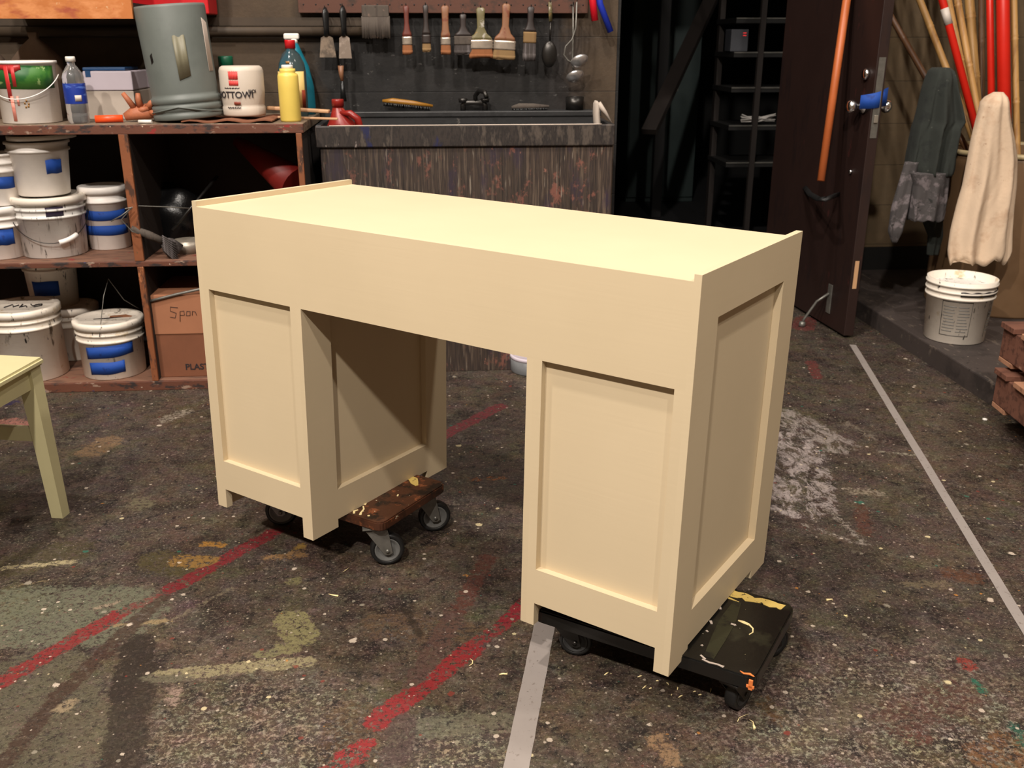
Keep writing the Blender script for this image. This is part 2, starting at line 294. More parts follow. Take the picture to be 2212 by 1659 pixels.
# ------------------------------------------------------------------ floor material: old splattered stage floor
def floor_mat():
    n = NM('splattered_stage_floor', 0.5, 0, 0.4)
    geo = n.N.new('ShaderNodeNewGeometry'); P = geo.outputs['Position']; n.rvec = P
    def attr(nm):
        a = n.N.new('ShaderNodeAttribute'); a.attribute_name = nm; return a
    big = n.noise(1.3, 5, 0.65); med = n.noise(7, 6, 0.7); fine = n.noise(90, 4, 0.75); mid = n.noise(28, 5, 0.75)
    c = n.ramp(big, [(0.30, S(58, 47, 41)), (0.45, S(80, 69, 60)), (0.56, S(66, 58, 56)), (0.68, S(92, 86, 72))])
    c = n.mix(n.step(med, 0.50, 0.62), c, S(40, 31, 30))
    c = n.mix(n.math('MULTIPLY', n.step(n.noise(4.2, 5, 0.7), 0.56, 0.64), 0.6), c, S(78, 75, 54))
    c = n.mix(n.step(mid, 0.55, 0.62), c, S(31, 26, 25))
    c = n.mix(n.math('MULTIPLY', n.step(n.noise(34, 5, 0.75, dist=0.4), 0.57, 0.66), 0.7), c, S(112, 104, 94))
    c = n.mix(n.math('MULTIPLY', n.step(n.noise(15, 6, 0.78), 0.57, 0.66), 0.55), c, S(124, 114, 106))
    z = attr('salt')
    salt = n.math('MULTIPLY', n.math('ADD', z.outputs['Fac'], 0.15, True), n.step(fine, 0.50, 0.60))
    c = n.mix(n.math('MULTIPLY', salt, 0.75), c, S(158, 152, 138))
    c = n.mix(n.math('MULTIPLY', n.step(n.noise(130, 3, 0.7), 0.58, 0.64), 0.7), c, S(36, 30, 28))
    c = n.mix(n.math('MULTIPLY', n.step(n.noise(170, 2, 0.6), 0.60, 0.66), 0.45), c, S(160, 148, 136))
    ov = n.N.new('ShaderNodeMix'); ov.data_type = 'RGBA'; ov.blend_type = 'OVERLAY'; ov.inputs[0].default_value = 0.42
    n.L.new(c, ov.inputs[6]); hs = n.N.new('ShaderNodeHueSaturation'); hs.inputs['Saturation'].default_value = 1.15; n.L.new(n.noise(13, 6, 0.8, col=True), hs.inputs['Color']); n.L.new(hs.outputs[0], ov.inputs[7]); c = ov.outputs[2]
    edge = n.math('MULTIPLY', n.math('SUBTRACT', n.noise(42, 4, 0.8), 0.5), 0.9); wn = n.noise(60, 4, 0.8)
    wisp = n.noise((26, 13, 1), 7, 0.82, dist=0.5)
    for L in ('a', 'b'):
        cl, fd = attr('mark_colour_' + L), n.sep(attr('mark_field_' + L).outputs['Color'])
        m = n.step(n.math('ADD', fd[0], edge), 0.46, 0.56)
        k3 = n.math('GREATER_THAN', fd[1], 1.5)
        nz = n.math('ADD', n.math('MULTIPLY', wisp, k3), n.math('MULTIPLY', wn, n.math('SUBTRACT', 1.0, k3)))
        w = n.step(n.math('SUBTRACT', n.math('SUBTRACT', fd[1], n.math('MULTIPLY', k3, 2.0)), nz), -0.03, 0.05)
        c = n.mix(n.math('MULTIPLY', n.math('MULTIPLY', m, w), fd[2]), c, cl.outputs['Color'])
    c = n.mix(n.math('MULTIPLY', n.step(n.noise(75, 4, 0.85), 0.55, 0.63), 0.5), c, S(100, 88, 82))
    c = n.mix(n.math('MULTIPLY', n.step(n.noise(100, 4, 0.85, vec=n.map((1, 1.2, 1))), 0.53, 0.60), 0.65), c, S(28, 22, 21))
    for sc, thr, keep, off, am in ((95, 0.30, 0.90, 3, .55), (50, 0.31, 0.91, 7, .75), (24, 0.26, 0.94, 11, .85)):
        o = n.N.new('ShaderNodeVectorMath'); o.operation = 'MULTIPLY_ADD'; n.L.new(P, o.inputs[0]); o.inputs[1].default_value = (1, 1, 0); o.inputs[2].default_value = (off, off * 1.3, 0)
        d, vc = n.vor(sc, o.outputs[0]); q = n.sep(vc)
        dn = n.math('ADD', n.math('ADD', d, n.math('MULTIPLY', q[1], 0.16)), n.math('MULTIPLY', n.math('SUBTRACT', wn, 0.5), 0.5))
        m = n.math('MULTIPLY', n.step(dn, thr, thr - 0.05), n.math('GREATER_THAN', q[0], keep))
        dc = n.ramp(q[2], [(0.0, S(206, 196, 186)), (0.30, S(166, 152, 138)), (0.55, S(190, 172, 146)), (0.66, S(176, 152, 150)), (0.78, S(182, 128, 66)), (0.82, S(150, 146, 136)), (0.92, S(120, 54, 46)), (0.95, S(44, 104, 92)), (0.97, S(216, 206, 170))], 'CONSTANT')
        c = n.mix(n.math('MULTIPLY', m, am), c, dc)
    n.put(n.b.inputs['Roughness'], n.math('ADD', n.math('MULTIPLY', mid, 0.3), 0.36))
    n.bump(n.math('ADD', mid, n.math('MULTIPLY', fine, 0.6)), 0.35, 0.003)
    return n.out(c, (0.78, 0.73, 0.66))
M['floor'] = floor_mat()
M['ledge'] = layered('worn_ledge_concrete', S(64, 56, 53), [(6, 0.52, 0.64, S(48, 42, 40)), ((30, 8, 8), 0.60, 0.66, S(92, 82, 74)), (70, 0.70, 0.73, S(170, 156, 140)), (20, 0.66, 0.70, S(46, 40, 38))], 0.6, 0.3)
M['tape_grey'] = layered('scuffed_grey_tape', S(140, 132, 127), [(60, 0.60, 0.68, S(116, 106, 100)), (110, 0.66, 0.70, S(80, 70, 66))], 0.6, 0.15)

# ------------------------------------------------------------------ mesh building
class MB:
    def __init__(s): s.bm = bmesh.new(); s.mi = 0
    def _tag(s, fs):
        for f in fs: f.material_index = s.mi
    def box(s, x0, x1, y0, y1, z0, z1, bev=0.0, rot=None, org=None, seg=2):
        n0 = set(s.bm.faces)
        vs = [s.bm.verts.new(v) for v in ((x0, y0, z0), (x1, y0, z0), (x1, y1, z0), (x0, y1, z0), (x0, y0, z1), (x1, y0, z1), (x1, y1, z1), (x0, y1, z1))]
        fs = [s.bm.faces.new([vs[i] for i in q]) for q in ((0, 3, 2, 1), (4, 5, 6, 7), (0, 1, 5, 4), (1, 2, 6, 5), (2, 3, 7, 6), (3, 0, 4, 7))]
        if bev:
            es = list({e for f in fs for e in f.edges})
            bmesh.ops.bevel(s.bm, geom=es, offset=bev, segments=seg, affect='EDGES', profile=0.5)
        new = [f for f in s.bm.faces if f not in n0]; s._tag(new)
        if rot is not None: s.xf(new, rot, org)
        return new
    def xf(s, faces, rot, org=None):
        o = Vector(org or (0, 0, 0)); vs = {v for f in faces for v in f.verts}
        for v in vs: v.co = rot @ (v.co - o) + o
    def lathe(s, prof, c=(0, 0, 0), seg=32, axis=None, smooth=True, close=False):
        """profile of (radius, height) turned about the z axis (or about axis)"""
        rot = Vector((0, 0, 1)).rotation_difference(Vector(axis)).to_matrix() if axis is not None else Matrix.Identity(3)
        c = Vector(c); rings = []
        for r, z in prof:
            if r < 1e-6: rings.append([s.bm.verts.new(c + rot @ Vector((0, 0, z)))])
            else: rings.append([s.bm.verts.new(c + rot @ Vector((r * math.cos(2 * PI * i / seg), r * math.sin(2 * PI * i / seg), z))) for i in range(seg)])
        new = []
        for a, b in zip(rings, rings[1:]):
            for i in range(seg):
                j = (i + 1) % seg
                if len(a) == 1 and len(b) == 1: continue
                if len(a) == 1: q = [a[0], b[j], b[i]]
                elif len(b) == 1: q = [a[i], a[j], b[0]]
                else: q = [a[i], a[j], b[j], b[i]]
                f = s.bm.faces.new(q); f.smooth = smooth; new.append(f)
        s._tag(new); return new
    def tube(s, pts, rad, seg=10, cap=True, flat=1.0):
        pts = [Vector(p) for p in pts]; n = len(pts)
        rr = rad if hasattr(rad, '__len__') else [rad] * n
        rings = []; up = None
        for i, p in enumerate(pts):
            t = (pts[min(i + 1, n - 1)] - pts[max(i - 1, 0)]).normalized()
            if up is None: up = t.orthogonal().normalized()
            up = (up - t * up.dot(t)).normalized(); sd = t.cross(up)
            rings.append([s.bm.verts.new(p + (up * math.cos(2 * PI * k / seg) + sd * flat * math.sin(2 * PI * k / seg)) * rr[i]) for k in range(seg)])
        new = []
        for a, b in zip(rings, rings[1:]):
            for k in range(seg):
                f = s.bm.faces.new([a[k], a[(k + 1) % seg], b[(k + 1) % seg], b[k]]); f.smooth = True; new.append(f)
        if cap:
            for r in (list(reversed(rings[0])), rings[-1]): new.append(s.bm.faces.new(r))
        s._tag(new); return new
    def prism(s, poly, h, mtx=None, bev=0):
        """2D outline pushed along +z by h, then placed by mtx"""
        m = mtx or Matrix.Identity(4); n0 = set(s.bm.faces)
        a = [s.bm.verts.new((x, y, 0)) for x, y in poly]; b = [s.bm.verts.new((x, y, h)) for x, y in poly]
        n = len(poly); s.bm.faces.new(list(reversed(a))); s.bm.faces.new(b)
        for i in range(n): s.bm.faces.new([a[i], a[(i + 1) % n], b[(i + 1) % n], b[i]])
        new = [f for f in s.bm.faces if f not in n0]
        if bev:
            bmesh.ops.bevel(s.bm, geom=list({e for f in new for e in f.edges}), offset=bev, segments=2, affect='EDGES')
            new = [f for f in s.bm.faces if f not in n0]
        for v in {v for f in new for v in f.verts}: v.co = m @ v.co
        s._tag(new); return new
    def loft(s, rings, caps=True, smooth=True):
        R = [[s.bm.verts.new(p) for p in r] for r in rings]; new = []; n = len(R[0])
        for a, b in zip(R, R[1:]):
            for k in range(n):
                f = s.bm.faces.new([a[k], a[(k + 1) % n], b[(k + 1) % n], b[k]]); f.smooth = smooth; new.append(f)
        if caps: new += [s.bm.faces.new(list(reversed(R[0]))), s.bm.faces.new(R[-1])]
        s._tag(new); return new
    def build(s, name, mats, parent=None, loc=None, rot=None):
        bmesh.ops.recalc_face_normals(s.bm, faces=s.bm.faces)
        me = bpy.data.meshes.new(name); s.bm.to_mesh(me); s.bm.free()
        for m in (mats if isinstance(mats, (list, tuple)) else [mats]): me.materials.append(M[m] if isinstance(m, str) else m)
        o = bpy.data.objects.new(name, me); COL.objects.link(o)
        if parent: o.parent = parent
        if loc is not None: o.location = loc
        if rot is not None: o.rotation_euler = rot
        return o

def tag(o, label=None, cat=None, group=None, kind=None):
    if label: o['label'] = label
    if cat: o['category'] = cat
    if group: o['group'] = group
    if kind: o['kind'] = kind
    return o
def thing(name, label, cat, loc=(0, 0, 0), rz=0.0, group=None, mtx=None):
    o = bpy.data.objects.new(name, None); COL.objects.link(o); o.empty_display_size = 0.05
    if mtx is not None: o.matrix_world = mtx
    else: o.location = loc; o.rotation_euler = (0, 0, rz)
    return tag(o, label, cat, group)
def text_part(name, s, size, mat, parent, mtx, ext=0.0004, font_scale=(1, 1)):
    cu = bpy.data.curves.new(name, 'FONT'); cu.body = s; cu.size = size; cu.extrude = ext; cu.offset = size * 0.022; cu.align_x = 'CENTER'; cu.align_y = 'CENTER'
    t = bpy.data.objects.new('tmp', cu); COL.objects.link(t); bpy.context.view_layer.update()
    me = bpy.data.meshes.new_from_object(t.evaluated_get(bpy.context.evaluated_depsgraph_get()))
    bpy.data.objects.remove(t); me.name = name; me.materials.clear(); me.materials.append(M[mat])
    o = bpy.data.objects.new(name, me); COL.objects.link(o); o.parent = parent; o.matrix_local = mtx; return o
def copy_thing(o, parent=None):
    c = o.copy(); COL.objects.link(c)
    if parent is not None: c.parent = parent
    for ch in list(o.children): copy_thing(ch, c)
    return c

# ------------------------------------------------------------------ the setting
YB, YS, YF, YR = 3.95, 3.55, 3.43, 4.82      # wash wall, sink front, bench front, wall beside the door
XJ, XK = 0.722, 1.93                          # end of the wash wall, kerb
def slab(name, x0, x1, y0, y1, z0, z1, mat):
    m = MB(); m.box(x0, x1, y0, y1, z0, z1); return tag(m.build(name, mat), kind='structure')
# old paint on the floor: ax, ay, bx, by (photo pixels of a stroke), half width in m, colour, strength, wear 0-3, softness, wild edge
MARKS = [  # ax, ay, bx, by, half width (m), colour, strength, wear, soft, wild edge
    (0, 1330, 240, 1330, 0.12, S(108, 113, 98), 0.75, 1, .05, 1), (60, 1480, 120, 1600, 0.12, S(97, 95, 79), 0.6, 1, .08, 1),
    (350, 1290, 130, 1500, 0.022, S(61, 41, 35), 0.8, 1, .01, 0), (130, 1500, 0, 1659, 0.02, S(59, 39, 34), 0.8, 1, .01, 0),
    (430, 1230, 340, 1210, 0.05, S(81, 75, 46), 0.7, 1, .03, 1), (390, 1212, 460, 1215, 0.03, S(143, 112, 62), 0.95, 1, .012, 0),
    (440, 1175, 480, 1177, 0.012, S(164, 121, 56), 0.9, 1, .006, 0),
    (300, 1450, 260, 1659, 0.04, S(44, 37, 32), 0.8, 0, .03, 0), (300, 1390, 275, 1500, 0.035, S(40, 33, 29), 0.85, 0, .01, 0),
    (590, 1150, 370, 1272, 0.023, S(120, 38, 46), 1, 1, .006, 0), (360, 1280, 250, 1330, 0.016, S(113, 48, 50), 0.8, 2, .006, 0),
    (250, 1330, -20, 1487, 0.024, S(127, 44, 47), 1, 1, .006, 0), (50, 1462, 0, 1485, 0.004, S(33, 18, 18), 0.9, 0, .002, 0),
    (1080, 878, 950, 945, 0.026, S(116, 51, 59), 1, 1, .008, 0),
    (1135, 1300, 1090, 1345, 0.020, S(127, 32, 44), 1, 1, .006, 0), (1085, 1352, 1015, 1400, 0.017, S(127, 41, 47), 0.9, 2, .006, 0),
    (1020, 1400, 815, 1558, 0.026, S(135, 40, 45), 1, 1, .006, 0), (795, 1608, 740, 1632, 0.016, S(142, 42, 47), 1, 1, .005, 0), (770, 1635, 690, 1680, 0.022, S(140, 42, 47), 0.9, 2, .006, 0),
    (1055, 1205, 990, 1320, 0.022, S(90, 53, 46), 0.75, 1, .02, 0), (980, 1330, 900, 1480, 0.028, S(89, 64, 62), 0.6, 1, .02, 0), (870, 1560, 850, 1659, 0.028, S(82, 64, 66), 0.5, 1, .02, 0),
    (1740, 690, 1735, 708, 0.05, S(109, 53, 53), 0.8, 1, .02, 0), (1752, 782, 1765, 815, 0.022, S(109, 53, 53), 0.8, 1, .01, 0),
    (320, 1462, 665, 1428, 0.019, S(146, 140, 112), 0.85, 1, .005, 0), (300, 1465, 400, 1458, 0.022, S(107, 106, 90), 0.7, 1, .005, 0),
    (0, 1228, 160, 1213, 0.010, S(164, 156, 127), 0.95, 1, .003, 0), (0, 1272, 120, 1252, 0.004, S(128, 113, 89), 0.7, 2, .003, 0),
    (250, 1352, 370, 1340, 0.008, S(143, 127, 98), 0.9, 1, .004, 0), (370, 1340, 500, 1270, 0.007, S(120, 113, 97), 0.75, 2, .005, 0),
    (205, 1315, 262, 1298, 0.006, S(151, 137, 122), 0.8, 1, .004, 0),
    (630, 1338, 650, 1375, 0.040, S(134, 131, 96), 0.9, 1, .01, 0), (615, 1395, 630, 1400, 0.022, S(125, 122, 89), 0.85, 1, .01, 0), (565, 1412, 590, 1410, 0.016, S(120, 119, 89), 0.8, 1, .01, 0),
    (630, 1255, 640, 1255, 0.016, S(120, 117, 84), 0.8, 1, .01, 0), (585, 1203, 650, 1198, 0.016, S(144, 115, 81), 0.9, 1, .005, 1), (640, 1185, 650, 1180, 0.012, S(149, 121, 63), 0.9, 1, .005, 0),
    (110, 1532, 145, 1525, 0.02, S(145, 131, 109), 0.9, 1, .005, 1), (380, 1490, 375, 1515, 0.01, S(151, 132, 125), 0.9, 1, .005, 1),
    (880, 1322, 905, 1370, 0.010, S(39, 33, 27), 0.7, 0, .005, 0), (830, 1350, 1010, 1370, 0.05, S(101, 81, 62), 0.6, 2, .03, 1),
    (760, 1560, 760, 1659, 0.06, S(93, 73, 50), 0.5, 2, .04, 1), (930, 1570, 1080, 1560, 0.03, S(108, 108, 93), 0.6, 1, .02, 0),
    (200, 975, 230, 955, 0.05, S(135, 112, 86), 0.75, 1, .02, 1), (10, 915, 70, 925, 0.05, S(159, 108, 100), 0.85, 1, .03, 1), (0, 872, 20, 870, 0.03, S(48, 44, 90), 0.8, 1, .01, 1),
    (360, 905, 400, 890, 0.03, S(153, 147, 137), 0.8, 2, .02, 1), (300, 1085, 310, 1090, 0.03, S(110, 106, 87), 0.8, 1, .02, 1), (150, 1190, 30, 1220, 0.06, S(71, 67, 42), 0.6, 1, .05, 1),
    (1015, 1035, 1095, 1033, 0.006, S(166, 97, 39), 0.9, 2, .004, 1), (1700, 960, 1720, 1080, 0.11, S(166, 159, 162), 0.95, 3, .06, 1), (1700, 900, 1800, 960, 0.07, S(157, 151, 151), 0.8, 3, .06, 1),
    (1700, 1090, 1760, 1050, 0.05, S(171, 164, 164), 0.9, 3, .03, 1), (1790, 1100, 1870, 1175, 0.008, S(157, 151, 147), 0.9, 2, .006, 1), (1740, 1135, 1850, 1172, 0.006, S(157, 151, 147), 0.9, 2, .004, 1),
    (1840, 1060, 1900, 1065, 0.02, S(164, 156, 143), 0.7, 2, .01, 1), (1820, 910, 1900, 950, 0.02, S(139, 132, 124), 0.6, 3, .02, 1), (1900, 975, 2000, 985, 0.008, S(157, 154, 142), 0.8, 2, .004, 0),
    (1860, 1095, 1868, 1150, 0.02, S(95, 56, 46), 0.6, 1, .01, 1), (2080, 1425, 2095, 1440, 0.014, S(135, 56, 50), 0.9, 1, .006, 1), (2108, 1475, 2120, 1490, 0.007, S(28, 97, 81), 0.9, 0, .003, 1),
    (2070, 1500, 1950, 1560, 0.05, S(79, 47, 43), 0.6, 2, .03, 1), (1950, 1570, 1980, 1590, 0.03, S(92, 53, 47), 0.7, 2, .02, 1), (2150, 1640, 2212, 1620, 0.05, S(124, 88, 56), 0.6, 2, .03, 1),
    (1965, 1262, 2040, 1262, 0.014, S(120, 110, 91), 0.7, 1, .01, 1), (2060, 1240, 2100, 1250, 0.03, S(99, 64, 44), 0.6, 1, .02, 1), (1650, 1510, 1680, 1560, 0.015, S(91, 66, 40), 0.7, 2, .01, 1),
    (2190, 1570, 2212, 1605, 0.010, S(29, 91, 78), 0.8, 1, .005, 1), (1850, 1085, 1860, 1086, 0.007, S(44, 113, 99), 0.9, 0, .003, 0), (2080, 1070, 2090, 1072, 0.006, S(59, 109, 96), 0.9, 0, .003, 0),
    (1420, 1600, 1450, 1640, 0.02, S(149, 123, 97), 0.8, 1, .01, 1), (1790, 1560, 1850, 1510, 0.04, S(99, 91, 78), 0.6, 2, .03, 1),
]

def make_floor():
    xs = np.unique(np.concatenate([np.linspace(-3.6, -1.7, 20), np.arange(-1.7, XK, 0.0075), [XK]]))
    ys = np.unique(np.concatenate([np.linspace(-3.4, 1.15, 30), np.arange(1.15, 4.3, 0.0075), np.linspace(4.3, YR, 20)]))
    X, Y = np.meshgrid(xs, ys, indexing='ij'); nx, ny = X.shape; N_ = nx * ny
    me = bpy.data.meshes.new('floor'); me.vertices.add(N_ + 4)
    co = np.zeros((N_ + 4, 3), np.float32); co[:N_, 0] = X.ravel(); co[:N_, 1] = Y.ravel()
    co[N_:] = [(-3.6, -3.4, -.12), (XK, -3.4, -.12), (XK, YR, -.12), (-3.6, YR, -.12)]
    me.vertices.foreach_set('co', co.ravel())
    I, J = np.meshgrid(np.arange(nx - 1), np.arange(ny - 1), indexing='ij'); a = (I * ny + J).ravel()
    q = np.stack([a, a + ny, a + ny + 1, a + 1], 1)
    bot = [[N_ + 3, N_ + 2, N_ + 1, N_]]
    q = np.concatenate([q, bot]).astype(np.int32); nf = len(q)
    me.loops.add(nf * 4); me.loops.foreach_set('vertex_index', q.ravel()); me.polygons.add(nf)
    me.polygons.foreach_set('loop_start', np.arange(0, nf * 4, 4, dtype=np.int32)); me.polygons.foreach_set('loop_total', np.full(nf, 4, np.int32))
    me.update()
    out = {}
    for L in 'ab':
        fld = np.zeros(X.shape); colr = np.zeros(X.shape + (3,)); wr = np.ones(X.shape); stg = np.zeros(X.shape); best = np.full(X.shape, -9.0)
        for i, (ax, ay, bx, by, w, cl, st, we, soft, wild) in enumerate(MARKS):
            if ('a' if wild and w > 0.028 else 'b') != L: continue
            A, B = at(ax, ay, z=0), at(bx, by, z=0); dx, dy = B.x - A.x, B.y - A.y; l2 = max(1e-6, dx * dx + dy * dy)
            h = np.clip(((X - A.x) * dx + (Y - A.y) * dy) / l2, 0, 1); d = np.hypot(X - A.x - h * dx, Y - A.y - h * dy)
            S_ = (0.045 if wild else 0.022) + 0.5 * (soft if soft < .02 else soft * 1.2)
            v = (w - d) / S_ ; sel = v > best
            best = np.maximum(best, v); colr[sel] = cl[:3]; wr[sel] = (1.2, 0.565, 0.52, 2.50)[we]; stg[sel] = st
        out[L] = (np.clip(0.5 + best * 0.5, 0, 1), wr, stg, colr)
    for L in 'ab':
        f, wr, stg, colr = out[L]
        for nm, arr in (('mark_colour_' + L, colr), ('mark_field_' + L, np.stack([f, wr, stg], -1))):
            at_ = me.attributes.new(nm, 'FLOAT_COLOR', 'POINT'); full = np.zeros((N_ + 4, 4), np.float32); full[:N_, :3] = arr.reshape(-1, 3); full[:, 3] = 1
            at_.data.foreach_set('color', full.ravel())
    salt = np.zeros(X.shape)
    for px, py, r, sf in ((520, 1640, 0.30, 0.2), (2000, 1660, 0.45, 0.25), (1000, 1640, 0.16, 0.15)):
        Q = at(px, py, z=0); salt = np.maximum(salt, np.clip((r - np.hypot(X - Q.x, Y - Q.y)) / sf, 0, 1))
    at_ = me.attributes.new('salt', 'FLOAT', 'POINT'); full = np.zeros(N_ + 4, np.float32); full[:N_] = salt.ravel(); at_.data.foreach_set('value', full)
    me.materials.append(M['floor']); o = bpy.data.objects.new('floor', me); COL.objects.link(o); tag(o, kind='structure')
make_floor()
m = MB(); m.box(XK, 3.5, -3.4, YR + 0.2, -0.12, 0.08, 0.006); tag(m.build('trim_1', 'ledge'), kind='structure')
slab('trim_2', 0.722, 1.93, YR, 9.2, -0.12, -0.001, 'stage_floor')
slab('trim_3', -2.2, 0.722, YB + 1.0, 9.2, -0.12, -0.001, 'stage_floor')
slab('trim_4', 1.93, 4.0, YR + 0.2, 9.2, -0.12, -0.001, 'stage_floor')
slab('wall_back', -3.6, XJ - 0.012, YB, YB + 1.0, 0, 5.4, 'wall_wash')
slab('wall_jamb', XJ - 0.012, XJ, YB + 0.004, YB + 1.0, 0, 5.4, 'jamb')
slab('wall_lintel', XJ, 1.66, YR - 0.02, YR + 0.2, 2.35, 5.4, 'wall_tan')
slab('wall_right_back', 1.90, 3.5, YR, YR + 0.2, 0.08, 5.4, 'wall_tan')
slab('wall_door_post', 1.755, 1.90, YR, YR + 0.2, 0.0, 5.4, 'wall_tan')
slab('baseboard_right_back', 1.935, 3.5, YR - 0.012, YR, 0.08, 0.20, 'black_paint')
slab('wall_right', 3.5, 3.6, -3.4, YR + 0.2, -0.12, 5.4, 'wall_tan')
slab('wall_left', -3.7, -3.6, -3.4, YB + 0.1, -0.12, 5.4, 'wall_tan')
slab('ceiling', -3.7, 3.6, -3.5, YR + 0.2, 5.4, 5.5, 'ceiling')
slab('wall_front', -3.7, 3.6, -3.5, -3.4, -0.12, 5.4, 'wall_tan')
slab('wall_stage_back', -2.2, 4.0, 9.2, 9.3, -0.12, 5.4, 'stage_black')
slab('wall_stage_left', -2.3, -2.2, YB + 1.0, 9.2, -0.12, 5.4, 'stage_black')
slab('wall_stage_right', 4.0, 4.1, YR + 0.2, 9.2, -0.12, 5.4, 'stage_black')

# floor tapes
def tape_strip(a, b, w, label, z=0.0):
    A, B = at(*a, z=0), at(*b, z=0); d = (B - A); L = d.length; m = MB(); n = 24; jit = []
    poly = [(L * i / n, -w / 2 + random.uniform(-.0006, .0006)) for i in range(n + 1)] + [(L * i / n, w / 2 + random.uniform(-.0006, .0006)) for i in range(n, -1, -1)]
    m.prism(poly, 0.0006); o = m.build('floor_tape', 'tape_grey', loc=(A.x, A.y, 0.0004 + z), rot=(0, 0, math.atan2(d.y, d.x)))
    return tag(o, label, 'tape')
tape_strip((1842, 745), (2290, 1480), 0.026, 'long grey tape line on the floor running from the open door to the right edge')
tape_strip((1179, 1338), (1095, 1760), 0.046, 'wide pale grey tape line on the floor coming out from under the right pedestal')

# ------------------------------------------------------------------ the desk
L_, D_, PW, HT, HT2, HA, T = 1.2335, 0.5165, 0.3273, 0.76, 0.7478, 0.5599, 0.0135
FW, FD, ZF, ST, ZB, SD, ZBS, ZTS, ZFS = 0.0311, 0.0854, 0.0509, 0.0326, 0.1277, 0.0874, 0.0979, 0.6721, 0.0213
MD = Matrix(((0.790667, 0.611919, 0.020001, -0.5738), (-0.612162, 0.790679, 0.009227, 2.22619), (-0.010168, -0.01954, 0.999757, 0.11834), (0, 0, 0, 1)))
TT = 0.018
desk = thing('desk', 'cream painted two-pedestal kneehole desk raised on two low dollies', 'desk', mtx=MD)
m = MB(); m.box(T, L_ - T, 0.016, D_, HT2 - 0.018, HT2); m.build('desk_top', 'desk', desk)
m = MB(); m.box(T, L_ - T, 0.0, 0.016, HA, HT2); m.build('front_apron', 'desk', desk)
m = MB(); m.box(T, L_ - T, D_ - 0.016, D_, HA + 0.08, HT2 - 0.018); m.build('back_apron', 'desk', desk)
for u0 in (0, L_ - T):     # end panels: lip above the top, stiles, rails, feet
    m = MB()
    i0, i1 = (u0, u0 + TT) if not u0 else (u0 + T - TT, u0 + T); zl_ = HT2 - 0.018
    for a0, a1, c0, c1 in ((u0, u0 + T, 0, D_), (i0 if u0 else u0 + T, u0 if u0 else i1, TT + 0.0005, D_ - TT - 0.0005)):
        m.box(a0, a1, c0, SD, ZFS, zl_); m.box(a0, a1, D_ - SD, c1, ZFS, zl_); m.box(a0, a1, SD, D_ - SD, ZTS, zl_); m.box(a0, a1, SD, D_ - SD, ZFS, ZBS)
        m.box(a0, a1, c0, FD, 0, ZFS); m.box(a0, a1, D_ - FD, c1, 0, ZFS)
    m.box(u0, u0 + T, 0, D_, zl_, HT)
    e = m.build('end_frame', 'desk', desk)
    q = 1 if u0 else -1; c = (u0 + T - 0.0155) if u0 else 0.0155
    m = MB(); m.box(min(c, c - q * 0.004), max(c, c - q * 0.004), SD - 0.001, D_ - SD + 0.001, ZBS - 0.001, ZTS + 0.001); m.build('inset_panel', 'desk', e)
for u0, inner in ((0, 1), (L_ - PW, 0)):
    # face frame
    m = MB(); a, b = u0 + T, u0 + PW - T
    m.box(a, u0 + ST, 0, TT, ZF, HA); m.box(u0 + PW - ST, b, 0, TT, ZF, HA)
    m.box(u0 + ST, u0 + PW - ST, 0, TT, ZF, ZB)
    m.box(a, u0 + FW, 0, TT, 0, ZF); m.box(u0 + PW - FW, b, 0, TT, 0, ZF)
    fr = m.build('face_frame', 'desk', desk)
    m = MB(); m.box(u0 + ST - 0.001, u0 + PW - ST + 0.001, 0.0145, 0.0185, ZB - 0.001, HA + 0.001); m.build('inset_panel', 'desk', fr)
    # kneehole side
    k0, k1 = (u0 + PW - TT, u0 + PW) if inner else (u0, u0 + TT)
    m = MB()
    o0_, o1_ = (k1 - T, k1) if inner else (k0, k0 + T); n0_, n1_ = (k0, o0_) if inner else (o1_, k1)
    for a0, a1, c0, c1 in ((o0_, o1_, 0, D_), (n0_, n1_, TT + 0.0005, D_ - TT - 0.0005)):
        m.box(a0, a1, c0, SD, ZFS, HA); m.box(a0, a1, D_ - SD, c1, ZFS, HA); m.box(a0, a1, SD, D_ - SD, ZFS, ZBS)
        m.box(a0, a1, c0, FD, 0, ZFS); m.box(a0, a1, D_ - FD, c1, 0, ZFS)
    m.box(k0, k1, 0.0165, D_ - 0.0165, HA, HT2 - 0.018)
    e = m.build('side_frame', 'desk', desk)
    q = 1 if inner else -1; c = k1 - 0.0155 if inner else k0 + 0.0155
    m = MB(); m.box(min(c, c - q * 0.004), max(c, c - q * 0.004), SD - 0.001, D_ - SD + 0.001, ZBS - 0.001, HA + 0.001); m.build('inset_panel', 'desk', e)
    m = MB(); m.box(u0 + T, u0 + PW - T, T + 0.002, D_ - 0.012, ZF, ZF + 0.012); m.build('pedestal_floor', 'desk', desk)
    m = MB(); m.box(u0 + T, u0 + PW - T, D_ - 0.012, D_, ZF, HT2 - 0.018); m.box(u0 + T, u0 + FW, D_ - T, D_, 0, ZF); m.box(u0 + PW - FW, u0 + PW - T, D_ - T, D_, 0, ZF); m.build('back_panel', 'desk', desk)

